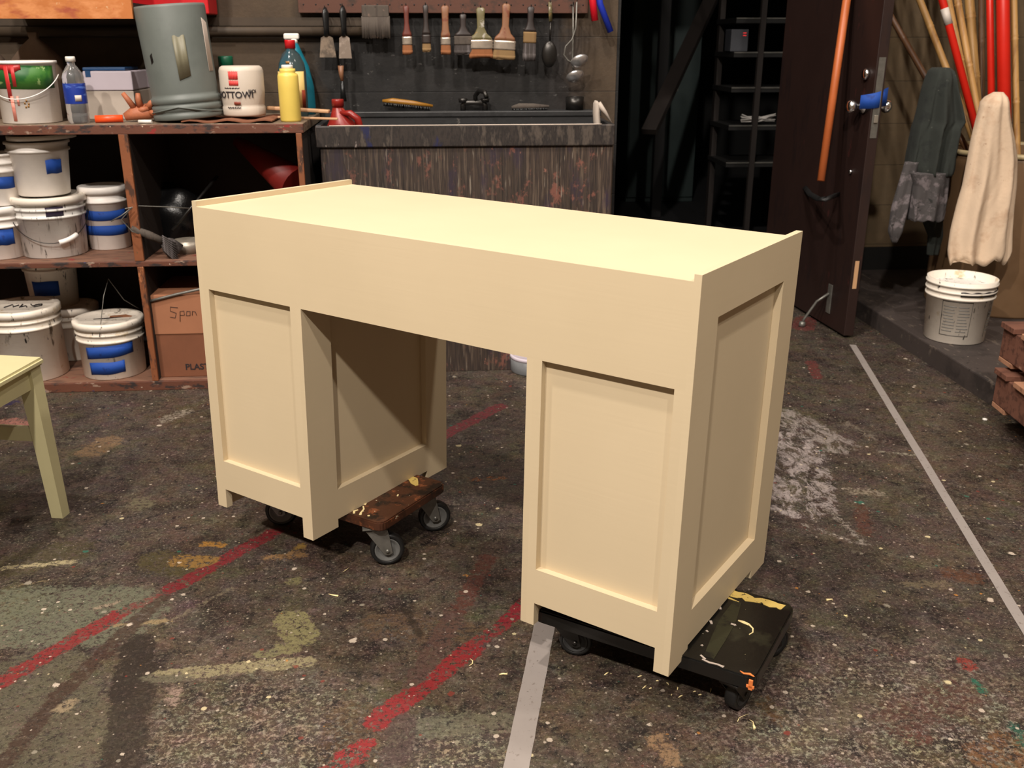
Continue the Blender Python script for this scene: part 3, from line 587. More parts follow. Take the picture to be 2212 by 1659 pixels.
# ------------------------------------------------------------------ dollies
def caster(parent, x, y, ztop, H, r, yaw, hub, fork_mat='steel'):
    """swivel caster: plate, raking fork and wheel; trails along local +x"""
    o = MB(); tr = 0.028
    o.box(-0.03, 0.03, -0.026, 0.026, -0.004, 0, 0.001); o.lathe([(0.0, -0.012), (0.018, -0.012), (0.02, -0.004), (0, -0.004)], seg=20)
    for sgn in (-1, 1):
        poly = [(-0.022, -0.010), (0.030, -0.010), (0.034, -0.03), (tr + 0.012, -(H - r) - 0.006), (tr + 0.004, -(H - r) - 0.011), (tr - 0.008, -(H - r) - 0.009)]
        o.prism(poly, 0.0022, Matrix.Translation((0, sgn * 0.0165 + 0.0011, 0)) @ Matrix.Rotation(PI / 2, 4, 'X'))
    o.box(-0.022, 0.030, -0.0165, 0.0165, -0.013, -0.010)
    o.lathe([(0, -0.021), (0.005, -0.021), (0.005, 0.021), (0, 0.021)], (tr, 0, -(H - r)), 12, axis=(0, 1, 0))
    c = o.build('caster', fork_mat, parent, loc=(x, y, ztop), rot=(0, 0, yaw))
    w = MB()
    w.lathe([(r * 0.74, -0.0125), (r * 0.95, -0.012), (r, -0.007), (r, 0.007), (r * 0.95, 0.012), (r * 0.74, 0.0125), (r * 0.74, -0.0125)], seg=40)
    w.mi = 1
    w.lathe([(0, -0.006), (r * 0.25, -0.0125), (r * 0.30, -0.008), (r * 0.52, -0.006), (r * 0.66, -0.0125), (r * 0.745, -0.0127), (r * 0.745, 0.0127), (r * 0.66, 0.0125), (r * 0.52, 0.006), (r * 0.30, 0.008), (r * 0.25, 0.0125), (0, 0.006)], seg=40)
    w.build('wheel', ['tyre', hub], c, loc=(tr, 0, -(H - r)), rot=(PI / 2, 0, 0))
    return c
def dolly(label, corner, a_dir, wid, ln, ztop, th, mat, r, hub, yaws, inset):
    """corner: near corner of the board; a_dir: direction of the short side going away"""
    ang = math.atan2(a_dir[1], a_dir[0])
    t = thing('furniture_dolly', label, 'dolly', (corner[0], corner[1], 0), ang)
    # local x = along the short side, local y = along the long side
    m = MB(); pl = []
    rc = 0.022
    for cx, cy, a0 in ((wid - rc, rc, -90), (wid - rc, ln - rc, 0), (rc, ln - rc, 90), (rc, rc, 180)):
        for k in range(5):
            a = math.radians(a0 + 90 * k / 4); pl.append((cx + rc * math.cos(a), cy + rc * math.sin(a)))
    m.prism(pl, th, Matrix.Translation((0, 0, ztop - th)), 0.003)
    b = m.build('board', mat, t)
    k = 0
    for lx in (inset, wid - inset):
        for ly in (inset, ln - inset):
            caster(t, lx - (0.016 if k == 0 else 0), ly, ztop - th, ztop - th, r, yaws[k] - ang, hub, 'steel' if hub == 'hub' else 'dark_steel'); k += 1
    return t, b
aB = (0.585, 0.811); aK = (0.565, 0.825)
db, bb = dolly('low brown wooden dolly with grey wheels under the left pedestal', (-0.158, 2.058), aB, 0.272, 0.46, 0.134, 0.024, 'brown_wood', 0.042, 'hub', (0.1, 0.0, 0.2, -0.1), 0.045)
dk, bk_ = dolly('low black painted dolly splashed with yellow under the right pedestal', (0.555, 1.437), aK, 0.285, 0.47, 0.117, 0.03, 'black_wood', 0.035, 'black_hub', (0.75, -0.3, 0.4, 0.1), 0.05)
# paint on the boards
def smear(par, name, pts, w, mat, z, th=0.0008):
    """thin dried run of paint lying on a board: pts in the board's own plane"""
    m = MB(); A = []; B = []
    for i, (x, y) in enumerate(pts):
        x1, y1 = pts[min(i + 1, len(pts) - 1)]; x0, y0 = pts[max(i - 1, 0)]
        d = Vector((x1 - x0, y1 - y0)).normalized(); n = Vector((-d.y, d.x)); ww = w[i] if hasattr(w, '__len__') else w
        A.append((x + n.x * ww, y + n.y * ww)); B.append((x - n.x * ww, y - n.y * ww))
    m.prism(A + B[::-1], th, Matrix.Translation((0, 0, z))); return m.build(name, mat, par)
random.seed(3)
zz = 0.1172
yy = [(0.262 + random.uniform(-.004, .004), 0.02 + 0.012 * i) for i in range(20)]
smear(dk, 'yellow_smear', yy, [0.008 + 0.006 * random.random() for _ in yy], 'yellow_smear', zz)
smear(dk, 'yellow_smear', [(0.235, 0.105), (0.240, 0.13), (0.236, 0.155), (0.242, 0.18)], [0.001, 0.003, 0.002, 0.0015], 'yellow_smear', zz)
smear(dk, 'cream_drip', [(0.165, 0.062), (0.168, 0.074), (0.169, 0.086)], [0.003, 0.004, 0.002], 'cream_drip', zz)
smear(dk, 'cream_drip', [(0.165, 0.062), (0.156, 0.052), (0.143, 0.048), (0.132, 0.052)], [0.002, 0.0015, 0.001, 0.001], 'cream_drip', zz)
m = MB(); m.box(-0.0007, 0.003, 0.004, 0.012, 0.090, 0.112, 0.001); m.box(-0.0007, 0.003, 0.001, 0.016, 0.094, 0.100, 0.001); m.build('orange_chip', 'orange_chip', dk)
smear(dk, 'orange_chip', [(0.006, 0.004), (0.010, 0.014), (0.006, 0.024), (0.010, 0.032)], [0.001, 0.003, 0.002, 0.0008], 'orange_chip', zz)
M['olive_worn'] = layered('worn_olive_patch', S(44, 44, 29), [(20, 0.50, 0.60, S(22, 21, 17))], 0.4)
smear(dk, 'olive_patch', [(0.02, 0.096), (0.09, 0.10), (0.16, 0.104), (0.235, 0.108)], [0.010, 0.014, 0.016, 0.008], 'olive_worn', 0.1171)
for pp in ([(0.006, 0.062), (0.008, 0.075), (0.006, 0.09), (0.009, 0.105)], [(0.012, 0.10), (0.020, 0.112)], [(0.10, 0.125), (0.103, 0.130)], [(0.13, 0.128), (0.14, 0.134)], [(0.19, 0.13), (0.205, 0.138), (0.215, 0.136)], [(0.24, 0.135), (0.255, 0.14)], [(0.05, 0.118), (0.052, 0.122)], [(0.15, 0.085), (0.15, 0.095)]):
    smear(dk, 'white_chip', pp, [0.001 + 0.002 * random.random() for _ in pp], 'strip_white', zz)
zz = 0.1342
smear(db, 'yellow_smear', [(0.248, 0.105), (0.240, 0.085), (0.225, 0.07), (0.215, 0.055)], [0.008, 0.012, 0.010, 0.004], 'yellow_smear', zz)
smear(db, 'yellow_smear', [(0.20, 0.120), (0.15, 0.118), (0.10, 0.117)], [0.006, 0.003, 0.002], 'yellow_smear', zz)
for pp in ([(0.010, 0.092), (0.020, 0.100), (0.030, 0.096)], [(0.012, 0.074), (0.022, 0.080), (0.040, 0.086), (0.052, 0.098)], [(0.060, 0.100), (0.075, 0.108), (0.09, 0.109)], [(0.018, 0.052), (0.021, 0.056)], [(0.14, 0.06), (0.148, 0.064)]):
    smear(db, 'cream_drip', pp, [0.0015 + 0.002 * random.random() for _ in pp], 'cream_drip', zz)

# ------------------------------------------------------------------ chair at the left edge
cc = at(95, 770, z=0.45); e1 = at(0, 766, z=0.45) - cc; e1.z = 0; e1.normalize()
e2 = Vector((e1.y, -e1.x, 0)) * -1
if e2.y > 0: e2 = -e2
mt = Matrix(((e1.x, e2.x, 0, cc.x), (e1.y, e2.y, 0, cc.y), (0, 0, 1, 0), (0, 0, 0, 1)))
# local x runs left along the far edge, local y runs towards the camera
chair = thing('chair', 'pale yellow painted wooden chair cut off at the left edge', 'chair', mtx=mt)
m = MB(); m.prism([(0.0, 0.0), (0.40, -0.01), (0.40, 0.41), (-0.012, 0.42)], 0.020, Matrix.Translation((0, 0, 0.430)), 0.006); m.build('seat', 'chair', chair)
def leg(x, y, dx=0.0, dy=0.0, h=0.43):
    m = MB(); q0, q1 = 0.021, 0.0165
    m.loft([[Vector((x + dx + sx * q1, y + dy + sy * q1, 0)) for sx, sy in ((-1, -1), (1, -1), (1, 1), (-1, 1))],
            [Vector((x + sx * q0, y + sy * q0, h)) for sx, sy in ((-1, -1), (1, -1), (1, 1), (-1, 1))]], smooth=False)
    m.build('leg', 'chair', chair)
leg(0.030, 0.030, -0.012, -0.01); leg(0.030, 0.39, -0.01, 0.01); leg(0.37, 0.03, 0.02, 0, 0.43); leg(0.37, 0.38, 0.02, 0.01, 0.43)
for x0, x1, y0, y1 in ((0.018, 0.036, 0.048, 0.372), (0.362, 0.380, 0.05, 0.36), (0.05, 0.35, 0.018, 0.036), (0.05, 0.35, 0.375, 0.393)):
    m = MB(); m.box(x0, x1, y0, y1, 0.375, 0.43); m.build('seat_rail', 'chair', chair)
m = MB(); m.box(0.04, 0.36, 0.02, 0.038, 0.225, 0.262); m.build('stretcher', 'chair', chair)
for y in (0.03, 0.38):
    m = MB(); m.tube([(0.385, y, 0.44), (0.42, y, 0.66), (0.46, y, 0.86)], 0.016); m.build('back_post', 'chair', chair)
m = MB(); m.box(0.43, 0.446, 0.03, 0.38, 0.74, 0.84); m.build('back_slat', 'chair', chair)

# ------------------------------------------------------------------ work bench
zt = at(300, 269, y=YF).z; zt0 = at(300, 290, y=YF).z
zm1 = at(200, 566, y=YF).z; zm0 = at(200, 578, y=YF).z; zb1 = 0.036
XR = at(655, 280, y=YF).x; XL = -2.3
bench = thing('workbench', 'long paint-splashed wooden workbench with open shelves against the back wall', 'workbench', (XR, YF, 0))
def bpart(name, x0, x1, y0, y1, z0, z1, mat, bev=0.002):
    m = MB(); m.box(x0 - XR, x1 - XR, y0 - YF, y1 - YF, z0, z1, bev); return m.build(name, mat, bench)
bpart('bench_top', XL, XR, YF + 0.012, YB - 0.004, zt0, zt, 'wood_top'); bpart('front_edge_strip', XL, XR, YF, YF + 0.012, zt0, zt - 0.001, 'wood_edge')
bpart('middle_shelf', XL, XR - 0.03, YF + 0.012, YB - 0.014, zm0, zm1, 'shelf_wood'); bpart('shelf_edge_strip', XL, XR - 0.03, YF, YF + 0.012, zm0, zm1 - 0.001, 'wood_edge')
bpart('bottom_shelf', XL, XR - 0.03, YF + 0.012, YB - 0.014, 0.0, zb1, 'shelf_wood'); bpart('base_edge_strip', XL, XR - 0.03, YF, YF + 0.012, 0.0, zb1 - 0.001, 'wood_edge')
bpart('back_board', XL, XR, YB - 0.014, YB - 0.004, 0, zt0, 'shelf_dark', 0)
x1 = at(266, 300, y=YF).x
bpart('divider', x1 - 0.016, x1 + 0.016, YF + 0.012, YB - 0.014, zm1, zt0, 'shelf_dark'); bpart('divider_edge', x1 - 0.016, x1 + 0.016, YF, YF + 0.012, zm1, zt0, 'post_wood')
x2 = at(318, 690, y=YF).x
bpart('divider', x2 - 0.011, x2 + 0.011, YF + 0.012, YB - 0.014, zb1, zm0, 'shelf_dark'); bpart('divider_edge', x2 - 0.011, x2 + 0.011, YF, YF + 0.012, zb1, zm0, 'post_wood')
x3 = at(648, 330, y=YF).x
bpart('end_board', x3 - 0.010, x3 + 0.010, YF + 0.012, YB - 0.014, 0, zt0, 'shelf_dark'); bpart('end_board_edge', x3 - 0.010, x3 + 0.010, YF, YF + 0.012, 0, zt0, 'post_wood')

# ------------------------------------------------------------------ buckets
def arc_strip(mb, rfun, z0f, z1f, a0, a1, off=0.0009, th=0.0005, n=14):
    """strip lying on a tapered wall between angles (0 = towards the camera side, -y), z bounds given as functions of t"""
    rings = []
    for i in range(n + 1):
        t = i / n; a = a0 + (a1 - a0) * t; z0, z1 = z0f(t), z1f(t); q = []
        for z, k in ((z0, off), (z1, off), (z1, off + th), (z0, off + th)):
            r = rfun(z) + k; q.append(Vector((r * math.sin(a), -r * math.cos(a), z)))
        rings.append(q)
    mb.loft(rings, True)
def bucket(label, loc, rt, rb, h, mat='white_plastic', lid=None, tapes=(), bail=None, group=None, rz=0.0, rims=(0.0, 0.028, 0.055), cat='bucket', name='bucket', rim_mat=None, tilt=None, fill=None, grip=True):
    t = thing(name, label, cat, loc, rz, group)
    if tilt: t.rotation_euler = tilt
    rf = lambda z: rb + (rt - rb) * z / h
    m = MB(); pr = [(0, 0.003), (rb - 0.006, 0.003), (rb - 0.004, 0), (rb, 0.003)]
    zs = []
    for k in rims: zs += [(rf(h - k - 0.012), h - k - 0.012), (rf(h - k) + 0.006, h - k - 0.011), (rf(h - k) + 0.006, h - k), (rf(h - k), h - k + 0.0)]
    zs.sort(key=lambda q: q[1]); body = []
    for k in sorted(rims, reverse=True):
        zt_ = h - k
        body += [(rf(zt_ - 0.009), zt_ - 0.009), (rf(zt_) + 0.006, zt_ - 0.008), (rf(zt_) + 0.006, zt_ - 0.001)]
        if k: body += [(rf(zt_), zt_)]
    body += [(rt + 0.003, h), (rt - 0.003, h), (rb - 0.004, 0.006), (0, 0.006)]
    m.lathe(pr + body, seg=44); m.build('body', mat, t)
    if fill:
        m = MB(); m.lathe([(0, 0), (rt - 0.012, 0)], (0, 0, h - 0.03), 40); m.build('contents', fill, t)
    if lid:
        m = MB(); m.lathe([(0, h + 0.004), (rt - 0.014, h + 0.004), (rt - 0.010, h + 0.010), (rt + 0.006, h + 0.010), (rt + 0.010, h + 0.006), (rt + 0.010, h - 0.014), (rt + 0.0075, h - 0.014), (rt + 0.007, h + 0.002), (0, h + 0.002)], seg=44)
        m.build('lid', lid, t)
    for tp in tapes:
        z0, z1, a0, a1 = tp[:4]; sk = tp[4] if len(tp) > 4 else 0.0; mm = tp[5] if len(tp) > 5 else 'blue_tape'; nm = tp[6] if len(tp) > 6 else 'tape'
        m = MB(); ph = random.random() * 6
        arc_strip(m, rf, lambda q: z0 + sk * q + 0.0012 * math.sin(9 * q + ph), lambda q: z1 + sk * q + 0.0015 * math.sin(7 * q + ph), a0, a1); m.build(nm, mm, t)
    if bail is not None:   # wire handle hanging in front
        m = MB(); zp = h - 0.045; R = rf(zp) + 0.012; dz, a_off = bail; pts = []
        for i in range(25):
            a = -PI / 2 + PI * i / 24; x = R * math.sin(a); pts.append((x, -R * math.cos(a) * 1.04 if dz > 0 else -R * 0.25 * math.cos(a), zp - dz * math.cos(a)))
        m.tube(pts, 0.0016, 6); hd = m.build('bail', 'dark_steel' if grip else 'white_plastic', t, rot=(0, 0, a_off))
        if grip: m = MB(); i0 = 11 + (4 if a_off else 0); m.tube(pts[i0 - 2:i0 + 3], 0.009, 10); m.build('grip', 'white_plastic', hd)
    return t
def bpx(px, y, z, w_top, py_top, w_bot=None):
    """bucket size from its outline in the photograph: returns location, top radius, bottom radius, height"""
    P = spot(px, y, z); h = hgt(P, py_top) - z; k = depth(P + Vector((0, 0, h))) / F; kb = mpp(P)
    return P, w_top / 2 * k, (w_bot or w_top * 0.88) / 2 * kb, h

G1 = 'white buckets on the middle shelf of the workbench'; G2 = 'stained buckets on the bottom shelf of the workbench'
P, rt, rb, h = bpx(122, 3.60, zm1, 142, 425, 128)
bucket('grey-streaked white bucket with wire handle, bottom of the middle shelf stack', P, rt, rb, h, 'stained_grey_white', bail=(0.10, 0.35), lid='dirty_white', group=G1, tapes=((h - 0.055, h - 0.02, 0.25, 0.75, 0, 'purple_stain', 'dark_smear'),))
P2, rt2, rb2, h2 = bpx(97, 3.60, zm1 + h + 0.012, 124, 303, 104)
h2 = min(h2, zt0 - (zm1 + h) - 0.035)
cb = bucket('clean white bucket with one blue tape square standing on the grey-streaked bucket', P2, rt2, rb2, h2, 'white_plastic', group=G1, tapes=((h2 * 0.42, h2 * 0.68, 0.55, 1.15),), rims=(0, 0.026))
m = MB(); rl = rt2 + 0.012      # its lid, lying askew
m.lathe([(0, 0.004), (rl - 0.016, 0.004), (rl - 0.012, 0.009), (rl, 0.009), (rl, -0.006), (rl - 0.003, -0.006), (rl - 0.003, 0.001), (0, 0.001)], seg=44)
m.build('lid', 'white_plastic', cb, loc=(0.02, 0, h2 + 0.013), rot=(0, math.radians(-1.5), 0))
P, rt, rb, h = bpx(6, 3.56, zm1, 106, 448, 98)
bucket('lower left-edge bucket on the middle shelf with a blue tape patch at its right', P, rt, rb, h, 'white_plastic', lid='white_plastic', group=G1, tapes=((h * 0.30, h * 0.62, 0.35, 1.0),))
P, rt, rb, h2 = bpx(4, 3.56, zm1 + h + 0.012, 84, 330, 76)
bucket('upper left-edge bucket with a blue tape band, standing on the lower one', P, rt, rb, h2, 'white_plastic', group=G1, tapes=((h2 * 0.34, h2 * 0.56, -0.9, 1.3),))
P, rt, rb, h = bpx(240, 3.70, zm1, 92, 405, 84)
bucket('white bucket ringed by two blue tape bands beside the upper shelf divider', P, rt, rb, h, 'white_plastic', group=G1, tapes=((h * 0.50, h * 0.66, -1.3, 1.4), (h * 0.25, h * 0.41, -1.3, 1.4)), rims=(0, 0.04), lid='white_plastic')
P, rt, rb, h = bpx(70, 3.56, zb1, 146, 664, 150)
bl = bucket('big stained bucket with black scribble on its lid on the bottom shelf', P, rt, rb, h, 'dirty_white', lid='dirty_white', group=G2, tapes=((0.055, 0.09, -0.6, 0.35),))
m = MB()
for pts in ([(-.05, -.02), (-.035, .02), (-.02, -.015), (-.01, .01)], [(.0, .02), (.005, -.02), (.02, 0), (.03, -.02)], [(.03, .02), (.045, -.005), (.06, .02)], [(.055, -.02), (.075, .0), (.07, .02), (.05, .01)]):
    m.tube([(x, y, h + 0.0062) for x, y in pts], 0.0024, 6)
m.build('scribble', 'black_smear', bl)
P, rt, rb, h = bpx(250, 3.56, zb1, 134, 690, 126)
bl = bucket('stained lidded bucket with two wide blue tape strips beside the lower shelf divider', P, rt, rb, h, 'dirty_white', lid='dirty_white', group=G2, tapes=((h * 0.40, h * 0.62, -0.55, 1.0, 0.012), (h * 0.10, h * 0.33, -0.5, 0.65, 0.006)))
smear(bl, 'dark_smear', [(-0.05, -0.01), (0.0, 0.0), (0.05, 0.015)], [0.004, 0.006, 0.003], 'black_smear', h + 0.0045)
smear(bl, 'tan_smear', [(0.0, 0.02), (0.05, 0.03), (0.08, 0.02)], [0.012, 0.02, 0.006], 'cardboard', h + 0.0043)
m = MB(); m.tube([(0.005, -rt - 0.013, h - 0.03), (0.012, -rt * 0.4, h + 0.10), (0.03, -rt * 0.2, h + 0.16), (0.06, 0.02, h + 0.07), (0.09, 0.1, h + 0.01)], 0.0016, 6); m.build('bail', 'steel', bl)
P, rt, rb, h = bpx(168, 3.78, zb1, 104, 662, 96)
bucket('plain stained bucket half hidden between the two lidded buckets', P, rt, rb, h, 'dirty_white', group=G2, lid='dirty_white')
P, rt, rb, h2 = bpx(118, 3.82, zb1 + 0.236, 108, 580, 90); h2 = min(h2, zm0 - P.z - 0.02)
P.z = zb1; hh = zm0 - 0.02 - zb1
bucket('dim tall bucket with dark blue tape behind the scribbled bucket', P, rt, rb * 0.9, hh, 'dirty_white', group=G2, tapes=((hh * 0.62, hh * 0.76, -0.5, 0.6),))

# cardboard box with writing
A = spot(340, 3.47, zb1); Bx = spot(462, 3.47, zb1).x; hb = hgt(A, 638) - zb1
box = thing('cardboard_box', 'brown cardboard box with handwriting and black print on the bottom shelf', 'box', (A.x, 3.47, zb1))
wx = Bx - A.x
m = MB(); m.box(0, wx, 0, 0.30, 0.0, hb * 0.55, 0.003); m.build('lower_carton', 'cardboard_dark', box)
m = MB(); m.box(-0.004, wx + 0.004, -0.004, 0.304, hb * 0.53, hb, 0.003); m.build('upper_flap', 'cardboard', box)
rx = Matrix.Rotation(PI / 2, 4, 'X')
text_part('printed_word', 'PLASTIC', 0.032, 'black_print', box, Matrix.Translation((wx * 0.80, -0.0006, 0.038)) @ rx)
m = MB(); s0 = Vector((wx * 0.42, -0.0052, hb * 0.78))
for seq in ([(0.02, .022), (-.006, .026), (-.008, .010), (.012, .002), (.006, -.016), (-.012, -.012)], [(.022, -.03), (.026, .008), (.040, .010), (.040, -.006), (.026, -.006)], [(.05, .008), (.046, -.008), (.06, -.008), (.062, .008), (.05, .008)], [(.068, -.008), (.070, .008), (.080, .006), (.084, -.008)]):
    m.tube([s0 + Vector((a, 0, b)) for a, b in seq], 0.0011, 5)
m.build('handwriting', 'black_print', box)

# ------------------------------------------------------------------ middle right shelf clutter
def roller(label, P, d, L, seed):
    random.seed(seed); t = thing('paint_roller', label, 'paint roller', P); d = Vector(d).normalized()
    m = MB(); m.tube([(0, 0, 0), d * L * 0.5], [0.012, 0.015]); m.build('handle', 'bristle_grey', t)
    m = MB(); e = d * L * 0.5; sd = Vector((0.3, -1, 0)).normalized(); m.tube([e, e + d * L * 0.25, e + d * L * 0.3 + sd * 0.03, e + d * L * 0.45 + sd * 0.03], 0.003, 6); m.build('frame', 'steel', t); return t
P = at(370, 520, y=3.48)
br = thing('wall_brush', 'dirty grey brush with worn bristles lying on the middle shelf', 'brush', at(330, 520, y=3.45))
q0 = Vector((0, 0, 0)); a = at(283, 492, y=3.43) - at(330, 520, y=3.45); b = at(355, 522, y=3.47) - at(330, 520, y=3.45); c = at(382, 545, y=3.49) - at(330, 520, y=3.45)
m = MB(); m.tube([a, a.lerp(b, 0.5), b], [0.010, 0.015, 0.012]); m.build('handle', 'bristle_grey', br)
m = MB(); m.tube([b, b.lerp(c, .3), c], [0.018, 0.030, 0.036], 12, flat=0.6)
for i in range(9):
    u = i / 8 - .5; m.tube([b + Vector((0, -0.02, u * 0.05)), c + Vector((0.01, -0.03, u * 0.075))], 0.003, 5)
m.build('bristles', 'bristle_dark', br)
wr = thing('bent_wire', 'loop of bent wire hooked over the upper shelf divider', 'wire', at(275, 460, y=3.42)); o0 = at(275, 460, y=3.42)
m = MB(); m.tube([at(x, y, y=yy_) - o0 for x, y, yy_ in ((240, 478, 3.40), (262, 466, 3.40), (285, 448, 3.405), (262, 474, 3.40), (285, 500, 3.40), (300, 505, 3.41))], 0.0022, 6)
m.tube([at(x, y, y=yy_) - o0 for x, y, yy_ in ((270, 451, 3.41), (300, 445, 3.45), (360, 447, 3.5), (410, 450, 3.52))], 0.002, 6); m.build('wire', 'steel', wr)
pan = thing('tin_pan', 'small round tin half hidden behind the desk corner', 'tin', spot(408, 3.58, zm1))
m = MB(); m.lathe([(0, 0), (0.05, 0), (0.055, 0.045), (0.052, 0.045), (0.048, 0.004), (0, 0.004)], seg=30); m.build('pan', 'tin', pan)
# black bag (crumpled) and stick, red cone
def lump(label, name, cat, P, rx_, ry_, rz_, mat, seed, amp=0.25, grp=None):
    random.seed(seed); m = MB(); bmesh.ops.create_icosphere(m.bm, subdivisions=4, radius=1.0)
    ks = [(Vector((random.uniform(-1, 1), random.uniform(-1, 1), random.uniform(-1, 1))).normalized() * random.uniform(2, 7), random.uniform(0, 6)) for _ in range(12)]
    for v in m.bm.verts:
        n = sum(math.sin(v.co.dot(k) + p) * 1.0 / (1 + i * 0.25) for i, (k, p) in enumerate(ks)) / 5
        v.co *= (1 + amp * n); v.co = Vector((v.co.x * rx_, v.co.y * ry_, max(v.co.z, -0.75) * rz_ + 0.75 * rz_))
    for f in m.bm.faces: f.smooth = True
    o = m.build(name, mat, loc=P); return tag(o, label, cat, grp)
lump('crumpled black plastic bag deep in the right half of the middle shelf', 'plastic_bag', 'bag', spot(385, 3.78, zm1), 0.11, 0.09, 0.13, 'bag_black', 5)
P = spot(385, 3.62, zm1)
st = MB(); A = at(372, 498, y=3.60); B_ = at(470, 380, y=3.72); st.tube([A, A.lerp(B_, .5), B_], 0.006); tag(st.build('metal_rod', 'dark_steel'), 'thin dark rod slanting behind the dirty brush on the middle shelf', 'rod')
A = at(640, 400, y=3.62); B_ = at(512, 305, y=3.80)
cn = MB(); cn.tube([A, A.lerp(B_, .5), B_], [0.07, 0.045, 0.02], 20); tag(cn.build('traffic_cone', 'dark_red'), 'dark red cone lying under the right end of the workbench', 'cone')
m = MB(); m.tube([at(*q, y=3.46) for q in ((318, 652), (345, 645), (380, 636), (430, 625), (460, 622))], 0.005, 8); tag(m.build('thin_hose', 'steel'), 'thin grey hose across the top of the cardboard box', 'hose')

# ------------------------------------------------------------------ things on the bench top
ZT = zt + 0.0005
# paint can with green label and red drips
P, rt, rb, h = bpx(72, 3.56, ZT, 124, 131, 118)
can = bucket('white paint bucket with green label and red drips on the bench', P, rt, rb, h, 'white_plastic', name='paint_bucket', cat='paint bucket', rims=(0,), bail=(0.075, 0.0), grip=False,
    tapes=((h * 0.56, h * 0.93, -1.4, 1.4, 0, 'label_green', 'label'),))
rf = lambda z: rb + (rt - rb) * z / h
for a, w, z0, mt_ in ((-0.25, 0.075, 0.38, 'red_drip'), (-0.02, 0.06, 0.60, 'red_drip'), (-0.20, 0.06, 0.05, 'pink_drip'), (0.0, 0.035, 0.3, 'pink_drip')):
    m = MB(); top = h * 0.955 if mt_ == 'red_drip' else h * 0.45
    arc_strip(m, rf, lambda q: h * z0, lambda q: top, a - w, a + w, 0.0018, 0.0006, 6); m.build('drip', mt_, can)
m = MB(); arc_strip(m, rf, lambda q: h * (0.84 + 0.03 * math.sin(q * 14)), lambda q: h * 0.955, -1.35, 0.25, 0.0016, 0.0005, 24); m.build('drip_band', 'red_drip', can)
m = MB(); 
for a, z in ((0.18, 0.32), (0.24, 0.36), (0.30, 0.31), (0.20, 0.26), (0.28, 0.27)): arc_strip(m, rf, lambda q: h * z, lambda q: h * (z + 0.035), a, a + 0.05, 0.0012, 0.0005, 3)
m.build('small_marks', 'amber_wood', can)
# water bottle
P = spot(172, 3.50, ZT); h = hgt(P, 122) - ZT
wb = thing('water_bottle', 'clear plastic water bottle with blue label and white cap', 'bottle', P); r = 0.0355
m = MB(); pr = [(0, 0), (r * .8, 0), (r, 0.008), (r, 0.03), (r * .96, 0.034), (r, 0.038), (r, h * .30), (r * .97, h * .31), (r * .97, h * .60), (r, h * .61), (r * .96, h * .66), (r * .99, h * .69), (r * .86, h * .76), (r * .55, h * .84), (r * .36, h * .88), (r * .36, h * .93)]
m.lathe(pr, seg=30); m.build('bottle_body', 'clear', wb)
m = MB(); m.lathe([(r * 1.005, h * .30), (r * 1.012, h * .305), (r * 1.012, h * .60), (r * 1.005, h * .605), (r * 1.0, h * .60), (r * 1.0, h * .305), (r * 1.005, h * .30)], seg=30); m.build('label', 'label_blue', wb)
m = MB(); m.lathe([(0, h), (r * .40, h), (r * .44, h - 0.003), (r * .44, h * .925), (0, h * .925)], seg=24); m.build('cap', 'white_cap', wb)
m = MB(); arc_strip(m, lambda z: r * 1.014, lambda q: h * .34, lambda q: h * .43, 0.25, 0.85, 0.0004, 0.0004, 6); m.build('label_square', 'white_band', wb)
# cone-topped paper bags at the back
def paper_bag(label, px, y, wpx, py_top, py_sh, apex, grp):
    P = spot(px, y, ZT); k = mpp(P); w = wpx * k / 2; h = hgt(P, py_top) - ZT; hs = hgt(P, py_sh) - ZT
    t = thing('paper_bag', label, 'bag', P, 0.0, grp); m = MB()
    def rg(z, wx_, wy, ox=0):
        return [Vector((ox + wx_ * math.copysign(abs(math.cos(a)) ** 0.5, math.cos(a)), wy * math.copysign(abs(math.sin(a)) ** 0.5, math.sin(a)), z)) for a in [2 * PI * i / 24 for i in range(24)]]
    ox = apex * k
    m.loft([rg(0, w, 0.05), rg(hs * .5, w * 1.03, 0.055), rg(hs, w, 0.05), rg((hs + h) / 2, w * .52, 0.03, ox * .5), rg(h * .93, w * .17, 0.014, ox), rg(h, w * .22, 0.016, ox)]); m.build('bag_body', 'kraft', t)
paper_bag('tan bag with a twisted peak standing behind the green-labelled paint bucket', 100, 3.78, 96, 70, 128, 0, 'peaked bags')
paper_bag('tan peaked bag cut off by the left photo edge', -20, 3.76, 90, 62, 128, 0, 'peaked bags')
# paper packs
A = spot(192, 3.66, ZT); wx = spot(296, 3.66, ZT).x - A.x
pk = thing('paper_box', 'white carton of paper, lower of the two behind the water bottle', 'box', A, 0.0, 'paper cartons')
z1 = hgt(A, 197) - ZT; m = MB(); m.box(0, wx, 0, 0.22, 0, z1, 0.003); m.build('carton', 'paper_warm', pk)
pk = thing('paper_box', 'white carton with blue strap, upper of the two behind the water bottle', 'box', A + Vector((0, 0, z1 + 0.002)), 0.0, 'paper cartons')
z2 = hgt(A, 155) - ZT - z1; m = MB(); m.box(0, wx, 0, 0.22, 0, z2, 0.004); m.build('carton', 'paper', pk)
m = MB(); m.box(0.01, 0.028, -0.001, 0.10, z2 - 0.02, z2 + 0.001); m.box(-0.005, wx * .85, 0.02, 0.18, z2 + 0.001, z2 + 0.012, 0.003); m.build('blue_strap', 'blue_plastic', pk)
